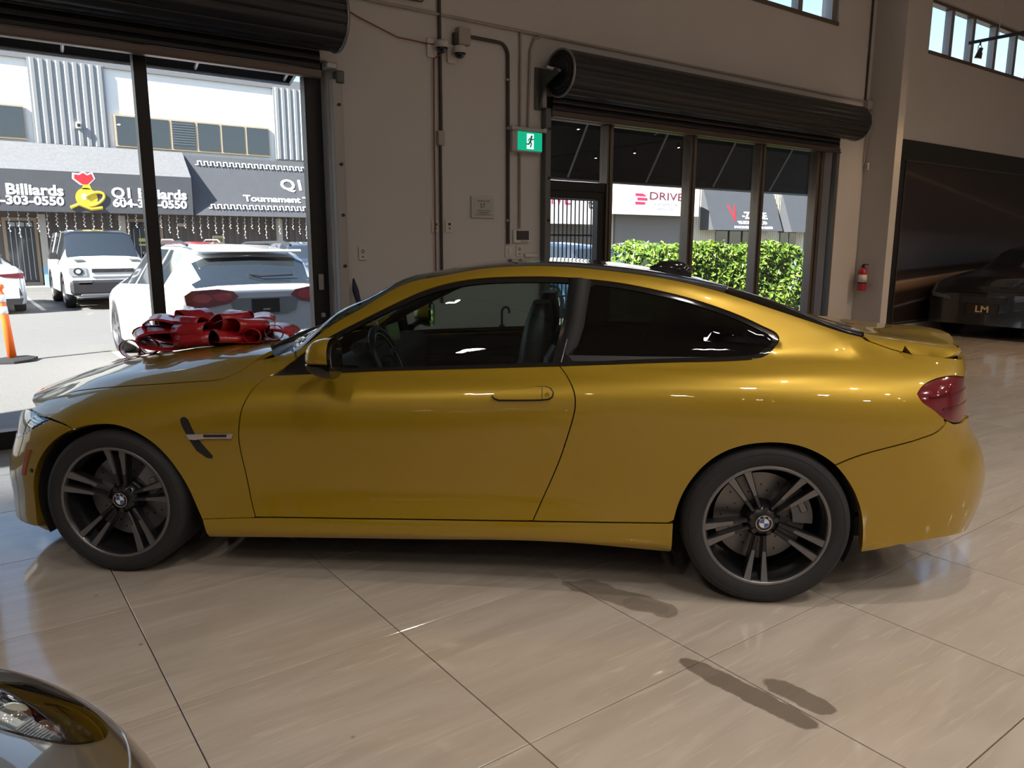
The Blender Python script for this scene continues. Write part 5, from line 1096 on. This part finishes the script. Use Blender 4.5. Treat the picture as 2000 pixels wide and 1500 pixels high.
# ------------------------------------------------------------------ parked cars
M_WCAR=mat('white_car_paint',(.72,.72,.72),.3,coat=1); M_CGL=mat('dark_car_glass',(.02,.026,.032),.05,spec=.8,coat=.6); M_CTRIM=mat('black_car_trim',(.018,.018,.02),.5); M_RIM=mat('car_alloy',(.25,.25,.26),.3,metal=.8)
M_BCAR=mat('black_car_paint',(.008,.008,.010),.2,coat=1); M_REDC=mat('red_car_paint',(.42,.018,.025),.3,coat=1); M_NAVY=mat('navy_car_paint',(.015,.03,.055),.25,coat=1); M_SILV=mat('silver_car_paint',(.40,.42,.44),.3,metal=.6,coat=1); M_CHAMP=mat('champagne_car_paint',(.22,.195,.17),.28,metal=.6,coat=1,coatr=.02)
def interp(prof,x): return float(np.interp(x,[p[0] for p in prof],[p[1] for p in prof]))
def loft_car(name,label,pos,heading,L,W,top,belt,wplan,roofw,wheels,Rw,glass,paint,zb=.22,roof_mat=None,pillars=(),stations=54,group=None,cladding=None):
    """x from rear 0 to front L; heading = angle of +x; glass: dict(windscreen=(x0,x1), rear=(x0,x1), side=(x0,x1))"""
    T=empty(name,(pos[0],pos[1],pos[2]),heading,label,'car',group)
    xs=sorted(set(list(np.linspace(0,L,stations))+[x for a in glass.values() for x in a]+[x for w_ in wheels for x in (w_-Rw*1.12,w_+Rw*1.12)]+[x for p in pillars for x in p]+[.03,.08,L-.03,L-.08])); rows_=[]
    for x in xs:
        tp=interp(top,x); bl=min(interp(belt,x),tp-.02); wv=W/2*interp(wplan,x); wr=min(wv*.93,W/2*interp(roofw,x)); arch=0
        for wx in wheels:
            d=abs(x-wx); Ra=Rw*1.13
            if d<Ra: arch=max(arch,Rw+math.sqrt(Ra*Ra-d*d))
        low=max(zb,arch); hood=tp-bl<.16
        mid=max(bl*.66,low+.02); sh=max(bl-.06,mid+.02)
        r=[(wv*.55,low),(wv*.97,low),(wv,low+.05),(wv,max(mid,low+.06)),(wv*.985,max(sh,low+.08)),(wv*.95,max(bl,low+.09))]
        b2=r[-1][1]
        if hood: r+=[(wv*.82,b2+(tp-b2)*.6),(wv*.55,b2+(tp-b2)*.9),(0,tp)]
        else: r+=[(wr,tp-.07),(wr*.80,tp-.015),(0,tp)]
        rows_.append([(x,y,z) for y,z in r]+[(x,-y,z) for y,z in r[::-1][1:]])
    nb=len(rows_[0]); parts={}
    def gget(k): return parts.setdefault(k,G())
    for i in range(len(xs)-1):
        xm=(xs[i]+xs[i+1])/2; tp=interp(top,xm); bl=interp(belt,xm)
        for j in range(nb-1):
            k='body'; side_row=(j==5 or j==nb-2-5); top_row=(6<=j<=nb-2-6)
            if side_row and glass['side'][0]<xm<glass['side'][1] and tp-bl>.10 and not any(a<xm<b for a,b in pillars): k='side_window'
            elif top_row and glass['windscreen'][0]<xm<glass['windscreen'][1]: k='windscreen'
            elif top_row and glass['rear'][0]<xm<glass['rear'][1]: k='rear_window'
            elif (top_row or side_row) and roof_mat and glass['rear'][1]<=xm<=glass['windscreen'][0] and top_row: k='roof'
            elif cladding and (j in (0,1) or j in (nb-2,nb-3)): k='cladding'
            f=[rows_[i][j],rows_[i][j+1],rows_[i+1][j+1],rows_[i+1][j]]; gget(k).add(f,[(0,1,2,3)],0,True)
    gget('body').add(rows_[0],[tuple(range(nb))]); gget('body').add(rows_[-1],[tuple(range(nb-1,-1,-1))])
    for k,g in parts.items():
        o=g.obj(k,{'body':paint,'roof':roof_mat,'cladding':cladding}.get(k,M_CGL),T)
        me=o.data; bm=bmesh.new(); bm.from_mesh(me); bmesh.ops.remove_doubles(bm,verts=bm.verts,dist=.0005); bm.to_mesh(me); bm.free()
    t=G(); t.lathe([(Rw*.68,-.10),(Rw*.95,-.11),(Rw,-.07),(Rw,.07),(Rw*.95,.11),(Rw*.70,.115)],28); tm=t.data('tire',M_rubber())
    r=G(); r.lathe([(Rw*.70,.112),(Rw*.66,.09),(Rw*.64,-.05)],28,0); 
    for k in range(5):
        a=2*PI*k/5; d=Vector((math.cos(a),math.sin(a),0)); n_=Vector((-d.y,d.x,0)); p=[d*.03+n_*.03,d*.03-n_*.03,d*Rw*.67-n_*.045,d*Rw*.67+n_*.045]; r.add([q+Vector((0,0,.095)) for q in p]+[q+Vector((0,0,.05)) for q in p],[(0,1,2,3),(0,4,5,1),(2,6,7,3),(1,5,6,2),(3,7,4,0)],0)
    r.cyl((0,0,.03),(0,0,.10),.06,14,0); r.cyl((0,0,-.05),(0,0,-.04),Rw*.66,24,1); rm=r.data('rim',[M_RIM,M_CTRIM])
    for wx in wheels:
        for s_ in (1,-1):
            w_=ob('wheel',tm,T); w_.matrix_basis=Matrix.Translation((wx,s_*(W/2*interp(wplan,wx)-.13),Rw))@(Matrix(((1,0,0,0),(0,0,1,0),(0,-1,0,0),(0,0,0,1))) if s_>0 else Matrix(((1,0,0,0),(0,0,-1,0),(0,1,0,0),(0,0,0,1))))
            ob('rim',rm,w_)
    G().box((L/2,0,zb+.12),(L*.86,W*.62,.22)).obj('underbody',M_CTRIM,T)
    for wx in wheels: G().box((wx,0,Rw+.12),(Rw*2.1,W*.70,Rw*1.2)).obj('wheel_well',M_CTRIM,T)
    return T
def pnl(T,name,poly,x,m,depth=.02,parent=None,axis=1):
    """flat shape in the (y,z) plane on the rear (axis=-1) or front (axis=1) face at x"""
    M=Matrix.Translation((x,0,0))@Matrix(((0,0,1 if axis>0 else -1,0),(1 if axis>0 else 1,0,0,0),(0,1,0,0),(0,0,0,1)))
    return G().prism(poly,depth,0,M).obj(name,m,parent or T)
# white crossover seen from behind
T=loft_car('white_crossover',"white crossover car seen from behind, close outside the glass",(2.88,8.75,ZG),math.radians(91),4.65,1.90,
 [(0,1.06),(.08,1.13),(.50,1.47),(.70,1.545),(1.3,1.60),(2.2,1.605),(2.9,1.53),(3.55,1.14),(4.3,1.03),(4.55,.90),(4.65,.75)],[(0,1.05),(.3,1.12),(1.2,1.12),(3.4,1.04),(4.65,.80)],
 [(0,.84),(.05,.91),(.14,.965),(.4,1),(4.0,1),(4.4,.95),(4.65,.76)],[(0,.62),(.50,.70),(1.3,.68),(2.9,.66),(3.5,.7),(4.65,.7)],(.95,3.80),.365,dict(windscreen=(2.95,3.5),rear=(.10,.48),side=(.72,3.3)),M_WCAR,pillars=((.60,.80),(1.42,1.50),(2.25,2.33)))
for s_ in (1,-1):
    tl=pnl(T,'tail_lamp',[(s_*a,b) for a,b in ((.88,1.05),(.80,1.10),(.52,1.11),(.36,1.08),(.30,1.02),(.42,.945),(.70,.90),(.87,.945))][::s_],-.015,mat('tail_red',(.30,.006,.015),.15,coat=1),.05)
    for c in ((.70,1.01),(.48,1.025)): pnl(T,'lamp_ring',[(s_*c[0]+.10*math.cos(a),c[1]+.05*math.sin(a)) for a in np.linspace(0,2*PI,16,endpoint=False)],-.02,mat('tail_red_bright',(.60,.02,.03),.2,coat=1),.06,tl)
    pnl(T,'reflector',[(s_*.55-.12,.40),(s_*.55+.12,.40),(s_*.55+.12,.43),(s_*.55-.12,.43)],-.02,mat('tail_red',(.30,.006,.015),.15,coat=1),.02)
    G().tube([(.75,s_*.62,1.585),(1.0,s_*.63,1.625),(2.4,s_*.61,1.615),(2.75,s_*.60,1.56)],.018,6).obj('roof_rail',M_CTRIM,T)
pnl(T,'plate_recess',[(-.40,1.0),(.40,1.0),(.36,.84),(.25,.80),(-.25,.80),(-.36,.84)][::-1],-.012,mat('recess_grey',(.30,.31,.32),.4),.02)
p=pnl(T,'number_plate',[(-.16,.825),(.16,.825),(.16,.985),(-.16,.985)],-.02,M_CTRIM,.03); pnl(T,'plate_mark',[(-.04,.86),(.04,.86),(.04,.875),(-.04,.875)],-.045,M_white(),.008,p)
pnl(T,'rear_bumper_trim',[(-.78,.22),(.78,.22),(.84,.40),(-.84,.40)],-.02,M_CTRIM,.05); G().box((.50,0,1.52),(.22,1.24,.035),0,bev=.01).obj('spoiler',M_WCAR,T); G().tube([(.20,.10,1.26),(.155,-.02,1.235),(.16,-.40,1.245)],.012,6).obj('wiper',M_CTRIM,T)
# white boxy off-roader seen from the front
T=loft_car('white_offroader','boxy white off-road car facing the glass with black roof and bumper',(3.18,25.45,ZG),math.radians(-90),4.62,1.98,
 [(0,1.72),(.06,1.86),(.3,1.94),(2.2,1.95),(2.75,1.90),(3.35,1.24),(3.5,1.20),(4.35,1.12),(4.56,1.04),(4.62,.98)],[(0,1.20),(3.3,1.17),(4.3,1.06),(4.62,.94)],
 [(0,.93),(.1,.98),(.4,1),(4.0,1),(4.45,.97),(4.62,.90)],[(0,.78),(2.7,.76),(3.3,.84),(4.62,.8)],(.85,3.50),.40,dict(windscreen=(2.80,3.32),rear=(.01,.04),side=(.35,3.1)),M_WCAR,zb=.34,roof_mat=M_BCAR,pillars=((.95,1.25),(2.05,2.15)),cladding=M_CTRIM)
X=4.62
for s_ in (1,-1):
    h=pnl(T,'headlamp',[(s_*.56,.82),(s_*.92,.82),(s_*.95,.90),(s_*.93,1.02),(s_*.58,1.02)][::s_],X-.03,mat('lamp_glass_grey',(.30,.31,.33),.15),.045); pnl(T,'lamp_ring',[(s_*.75+.10*math.cos(a),.93+.085*math.sin(a)) for a in np.linspace(0,2*PI,18,endpoint=False)],X+.01,M_CTRIM,.015,h); pnl(T,'lamp_core',[(s_*.75+.055*math.cos(a),.93+.05*math.sin(a)) for a in np.linspace(0,2*PI,14,endpoint=False)],X+.022,mat('lamp_lens_pale',(.6,.62,.65),.1),.01,h)
    G().box((3.95,s_*.62,1.175),(.34,.22,.02),0,bev=.006,M=Matrix.Rotation(math.radians(4),3,'Y')).obj('hood_vent',mat('vent_dark_green',(.05,.07,.06),.5),T); G().box((2.95,s_*1.09,1.28),(.14,.20,.17),0,bev=.03).obj('side_mirror',M_CTRIM,T)
    pnl(T,'fog_lamp',[(s_*.62-.14,.62),(s_*.62+.14,.62),(s_*.62+.14,.70),(s_*.62-.14,.70)],X+.05,M_RIM,.02)
pnl(T,'grille',[(-.46,.90),(.46,.90),(.46,.99),(-.46,.99)],X-.02,M_CTRIM,.04); pnl(T,'lower_grille',[(-.46,.79),(.46,.79),(.46,.80),(-.46,.80)],X-.02,M_RIM,.04)
G().box((X-.06,0,.54),(.26,1.88,.36),0,bev=.06).obj('front_bumper',M_CTRIM,T); pnl(T,'number_plate',[(.08,.47),(.40,.47),(.40,.60),(.08,.60)],X+.072,mat('plate_white',(.6,.62,.66),.5),.012); G().box((X+.02,0,.36),(.20,1.5,.08),0,bev=.03).obj('skid_plate',M_RIM,T)
# white sedan at the left edge, seen from behind
T=loft_car('white_sedan','white sedan with slim dark red lamps cut off at left edge',(.42,20.55,ZG),math.radians(90),4.7,1.88,
 [(0,.98),(.10,1.06),(.55,1.10),(1.35,1.40),(2.1,1.43),(2.7,1.36),(3.5,1.0),(4.4,.86),(4.7,.70)],[(0,.92),(.5,.98),(3.4,.93),(4.7,.70)],[(0,.82),(.06,.90),(.2,.97),(.5,1),(4.1,1),(4.7,.78)],[(0,.6),(1.3,.58),(2.7,.6),(4.7,.6)],(1.0,3.80),.345,dict(windscreen=(2.75,3.45),rear=(.62,1.3),side=(1.0,3.2)),M_WCAR)
for s_ in (1,-1): pnl(T,'tail_lamp',[(s_*.88,.80),(s_*.90,.93),(s_*.35,.90),(s_*.50,.84)][::s_],-.01,mat('tail_dark_red',(.12,.01,.02),.2,coat=1),.04); pnl(T,'bumper_vent',[(s_*.80-.03,.42),(s_*.80+.03,.42),(s_*.80+.02,.60)],-.01,M_CTRIM,.03)
pnl(T,'diffuser',[(-.80,.22),(.80,.22),(.84,.36),(-.84,.36)],-.015,M_CTRIM,.05)
SUVT=[(0,1.0),(.08,1.10),(.45,1.50),(.7,1.58),(1.4,1.64),(2.3,1.64),(2.9,1.55),(3.5,1.12),(4.3,1.02),(4.6,.85)]; SUVB=[(0,1.0),(1.2,1.05),(3.4,1.0),(4.6,.8)]; SUVP=[(0,.86),(.08,.95),(.3,1),(4.0,1),(4.35,.95),(4.6,.78)]; SUVR=[(0,.66),(.6,.68),(2.9,.68),(4.6,.7)]; SUVG=dict(windscreen=(2.95,3.45),rear=(.10,.44),side=(.6,3.3))
T=loft_car('red_suv','red suv with pale roof rails parked behind the white crossover',(5.75,25.6,ZG),math.radians(-90),4.5,1.84,SUVT,SUVB,SUVP,SUVR,(.9,3.65),.35,SUVG,M_REDC,pillars=((1.4,1.48),(2.3,2.38)))
for s_ in (1,-1): G().tube([(.8,s_*.60,1.60),(1.0,s_*.62,1.69),(2.3,s_*.62,1.69),(2.6,s_*.61,1.61)],.025,6).obj('roof_rail',mat('rail_silver',(.5,.48,.46),.35,metal=.7),T)
loft_car('navy_suv','dark blue suv parked behind right edge of the white crossover',(9.0,25.9,ZG),math.radians(-90),4.6,1.9,SUVT,SUVB,SUVP,SUVR,(.9,3.65),.36,SUVG,M_NAVY,pillars=((1.4,1.48),(2.3,2.38)))
loft_car('blue_van','pale blue car seen through the gate bars',(6.6,13.3,ZG),math.radians(4),4.6,1.85,SUVT,SUVB,SUVP,SUVR,(.9,3.65),.35,SUVG,mat('pale_blue_car_paint',(.10,.20,.36),.25,coat=1),pillars=((1.4,1.48),(2.3,2.38)))
loft_car('black_suv','black suv seen between the gate post and the hedge',(12.35,13.2,ZG),math.radians(97),4.6,1.9,SUVT,SUVB,SUVP,SUVR,(.9,3.65),.36,SUVG,mat('dark_slate_car_paint',(.03,.04,.055),.2,coat=1),pillars=((1.4,1.48),(2.3,2.38)))
loft_car('grey_suv','dark grey suv parked farther behind the black suv',(21.0,19.0,ZG),math.radians(185),4.8,1.95,SUVT,SUVB,SUVP,SUVR,(.95,3.8),.37,SUVG,mat('grey_car_paint',(.06,.065,.07),.3,coat=1),pillars=((1.4,1.48),(2.3,2.38)))
SEDT=[(0,.90),(.08,1.0),(.7,1.06),(1.5,1.38),(2.2,1.43),(2.8,1.36),(3.6,1.0),(4.5,.86),(4.8,.68)]; SEDB=[(0,.88),(.5,.95),(3.4,.92),(4.8,.68)]; SEDP=[(0,.80),(.06,.90),(.25,.98),(.5,1),(4.2,1),(4.8,.78)]; SEDR=[(0,.6),(1.5,.6),(2.8,.62),(4.8,.6)]; SEDG=dict(windscreen=(2.85,3.55),rear=(.75,1.45),side=(1.1,3.3))
T=loft_car('silver_sedan','silver sedan with red tail lamp right of the hedge',(17.9,11.6,ZG),math.radians(62),4.8,1.86,SEDT,SEDB,SEDP,SEDR,(1.0,3.9),.345,SEDG,M_SILV)
for s_ in (1,-1): pnl(T,'tail_lamp',[(s_*.80,.66),(s_*.86,.78),(s_*.40,.76),(s_*.45,.68)][::s_],-.01,mat('tail_red_bright',(.60,.02,.03),.2,coat=1),.06)
# black car in front of the mural
T=loft_car('black_saloon','black car in front of the dark mural at right edge',(17.8,5.22,0),PI,4.9,1.9,[(0,.95),(.1,1.0),(.7,1.10),(1.5,1.44),(2.2,1.48),(2.9,1.40),(3.7,1.06),(4.55,.95),(4.82,.82),(4.9,.70)],[(0,.90),(.5,.97),(3.4,.95),(4.6,.84),(4.9,.68)],[(0,.84),(.1,.92),(.3,1),(4.3,1),(4.7,.94),(4.82,.90),(4.9,.84)],SEDR,(1.0,3.95),.36,SEDG,M_BCAR)
X=4.9
for s_ in (1,-1):
    pnl(T,'headlamp',[(s_*.46,.60),(s_*.76,.64),(s_*.78,.71),(s_*.50,.655)][::s_],X-.03,mat('headlamp_smoke',(.10,.10,.12),.15,metal=.3),.05)
pnl(T,'grille',[(-.30,.56),(.30,.56),(.34,.66),(-.34,.66)],X-.01,M_CTRIM,.03)
p=pnl(T,'front_plate',[(-.22,.39),(.22,.39),(.22,.54),(-.22,.54)],X,mat('plate_black_brown',(.02,.012,.008),.4),.02); text('lettering','LM',.14,(X+.024,0,.465),mat('gold_lettering',(.55,.42,.27),.4),p,wide=1.15,bold=.003,ext=.001,M=Matrix(((0,0,1,0),(1,0,0,0),(0,1,0,0),(0,0,0,1))))
for z in (.30,.25): G().tube([(X-.02,.45,z),(X-.10,.80,z),(X-.30,.93,z)],.010,6).obj('bumper_strip',M_chrome(),T)
for k in range(4): G().box((X-.42-.05*k,.952,.62),(.018,.012,.16)).obj('side_vent_bar',M_chrome(),T)
# ------------------------------------------------------------------ champagne car at the lower left corner (nose towards +X)
FB=np.array([-2.0,.975,0.]); FG=(1.0537,.8809,.4333,.4259,2.7,2.3483,-.6524,.9747,-1.6243)
def fg_xyz(th,ph):
    a,b,c,z0,n,m,cx,cy,hd=FG; pw=lambda v,k: np.sign(v)*np.abs(v)**(2/k)
    th=np.asarray(th,float).ravel(); ph=np.asarray(ph,float).ravel(); x=a*pw(np.cos(th),n)*pw(np.cos(ph),m); y=b*pw(np.sin(th),n)*pw(np.cos(ph),m); z=z0+c*pw(np.sin(ph),m)
    ch,sh_=math.cos(hd),math.sin(hd); return np.stack([cx+ch*x-sh_*y,cy+sh_*x+ch*y,z],-1)-FB
T=empty('champagne_car',tuple(FB),0,'champagne metallic car with glossy headlamp at lower left corner','car')
LENS=[(2.192,.759),(2.142,.701),(2.119,.616),(2.053,.568),(2.007,.505),(1.955,.482),(1.898,.488),(1.851,.533),(1.84,.558),(1.818,.651),(1.835,.725),(1.894,.803),(1.953,.852),(2.02,.93),(2.22,.88)]
INNER=[(2.18,.83),(2.095,.806),(2.073,.738),(2.028,.674),(1.972,.625),(1.926,.583),(1.885,.557),(1.856,.552),(1.84,.579),(1.829,.647),(1.847,.722),(1.907,.799),(1.967,.848),(2.03,.91)]
SEAM=[(2.082,.457),(2.030,.428),(1.985,.405),(1.93,.39),(1.872,.415),(1.806,.458),(1.769,.484),(1.708,.528)]
lens=S(LENS+[LENS[0]],step=.02)[:-1]; inner=S(INNER+[INNER[0]],step=.02)[:-1]
fo=[(.02,-.35),(3.10,-.35),(3.10,1.52),(.02,1.52)]
panel('front_body',fg_xyz,fo,M_CHAMP,T,step=.05,edge=.05,rim=0,holes=[lens],flip=(1,.3,.6))
lm=panel('headlamp',fg_xyz,lens,glassmat('smoked_lens',(.50,.46,.44),1,1.5),T,step=.04,rim=0,inset=-.004,flip=(1,.3,.6))
ring=lens; panel('lamp_bezel',fg_xyz,lens,mat('bright_bezel',(.60,.62,.66),.12,metal=1),lm,step=.04,rim=.03,inset=.004,holes=[inner],flip=(1,.3,.6)); panel('lamp_bowl',fg_xyz,inner,mat('dark_lamp_bowl',(.035,.028,.025),.18,metal=.4),lm,step=.04,rim=0,inset=.022,flip=(1,.3,.6))
for (t,f,r) in ((1.981,.738,.030),(1.935,.665,.014)):
    p=fg_xyz([t],[f])[0]; n=normals(fg_xyz,np.array([t]),np.array([f]))[0]; n=n if n[0]>0 else -n; G().sphere(tuple(p-n*.02),r,16,10).obj('lamp_bulb',mat('lamp_chrome_pale',(.7,.72,.6),.1,metal=.7),lm)
sm=S(SEAM,step=.02); P=fg_xyz([p[0] for p in sm],[p[1] for p in sm]); G().tube([tuple(p) for p in P],.0022,6).obj('panel_seam',mat('seam_highlight',(.55,.55,.6),.2,metal=.8),T)
g=G(); secs=[]
for x,hw_,zt in ((-.62,1.0,.845),(-1.1,1.0,.90),(-1.6,1.0,1.0),(-2.2,.97,1.38),(-3.0,.96,1.42),(-3.8,.97,1.2),(-4.4,.93,.95),(-4.6,.8,.8)):
    secs.append([(x-FB[0],.98-FB[1]+hw_*(1 if zt<1.05 else (1-.35*max(0,math.sin(a))**4))*math.copysign(abs(math.cos(a))**.75,math.cos(a)),.43+(zt-.43)*max(0,math.sin(a))**.75+(.25*min(0,math.sin(a)))) for a in np.linspace(-.9,PI+.9,33)])
g.grid(secs); g.add(secs[-1],[tuple(range(33))]); g.obj('rear_body',M_CHAMP,T)
wm=G().lathe([(.20,-.11),(.31,-.11),(.33,-.06),(.33,.06),(.31,.11),(.20,.11),(.05,.09)],24).data('wheel',M_rubber())
for x in (-.75,-3.6):
    for y in (.13,1.83): ob('wheel',wm,T,M=Matrix.Translation((x-FB[0],y-FB[1],.33))@Matrix.Rotation(PI/2,4,'X'))
# ------------------------------------------------------------------ red gift bow on the hood
M_RIB=mat('red_satin_ribbon',(.40,.010,.018),.28,coat=.5,coatr=.15)
BW=empty('gift_bow',(CARX,CARY,0),CARR,'big red ribbon gift bow lying on the yellow hood','bow')
def ribbon(path,wdir,width,name='ribbon_loop'):
    P=[Vector(p) for p in path]; n=len(P); g=G(); A=[]
    for i in range(n):
        t=(P[min(i+1,n-1)]-P[max(i-1,0)]).normalized(); w_=Vector(wdir) if not callable(wdir) else Vector(wdir(i/(n-1))); w_=(w_-t*w_.dot(t)).normalized(); nn=t.cross(w_)
        A.append([P[i]-w_*width/2+nn*.0012,P[i]-w_*width*.18+nn*.004,P[i]+w_*width*.18+nn*.004,P[i]+w_*width/2+nn*.0012,P[i]+w_*width/2-nn*.0012,P[i]+w_*width*.18+nn*.001,P[i]-w_*width*.18+nn*.001,P[i]-w_*width/2-nn*.0012,P[i]-w_*width/2+nn*.0012])
    g.grid(A); return g.obj(name,M_RIB,BW)
hz=lambda x,y: float(top_xyz(np.array([x]),np.array([y]))[0,2])
bc=Vector((.08,-.06,0)); bc.z=hz(.08,-.06)+.035
def loop(az,L,el,rad,width,n=26,twist=0):
    d=Vector((math.cos(az),math.sin(az),0)); s_=Vector((-d.y,d.x,0)); path=[]
    for i in range(n):
        ph=-PI+2*PI*i/(n-1); al=L*(1+math.cos(ph))/2; up=el*al+rad*math.sin(ph)*(.35+.65*(al/L)**.8)
        p=bc+d*al; zmin=hz(p.x,p.y)+.006; p.z=max(zmin+.0,bc.z+up); path.append(p)
    return ribbon(path,s_*math.cos(twist)+Vector((0,0,1))*math.sin(twist),width)
for k,(az,L) in enumerate(((4,.44),(50,.30),(95,.26),(140,.30),(180,.40),(214,.38),(270,.24),(318,.32))): loop(math.radians(az),L,.04,.060,.19,twist=.12*(-1)**k)
for k,(az,L) in enumerate(((22,.32),(90,.24),(160,.30),(200,.33),(262,.22),(335,.33))): loop(math.radians(az),L,.24,.070,.19,twist=.10*(-1)**k)
for k,(az,L) in enumerate(((60,.20),(150,.22),(250,.18),(330,.22))): loop(math.radians(az),L,.50,.072,.17)
def curl(cx,cy,r,width,a0=0,lift=.0):
    z=hz(cx,cy)+r+.004+lift; path=[(cx+r*1.25*math.cos(a),cy,z+r*math.sin(a)) for a in np.linspace(a0,a0+2*PI*.97,22)]; ribbon(path,(.35,-1,.1),width,'ribbon_curl')
curl(-.33,-.16,.045,.085,.4); curl(-.20,-.20,.04,.09,2.2); curl(.46,-.16,.038,.08,1.0); curl(.38,-.24,.034,.075,2.6)
ribbon([(.08,-.10,bc.z-.01),(.2,-.2,hz(.2,-.2)+.02),(.33,-.24,hz(.33,-.24)+.006),(.47,-.30,hz(.47,-.30)+.006)],(.5,1,0),.07,'ribbon_tail'); ribbon([(.0,-.10,bc.z-.01),(-.12,-.2,hz(-.12,-.2)+.015),(-.26,-.25,hz(-.26,-.25)+.006),(-.36,-.27,hz(-.36,-.27)+.008)],(-.4,1,0),.07,'ribbon_tail')
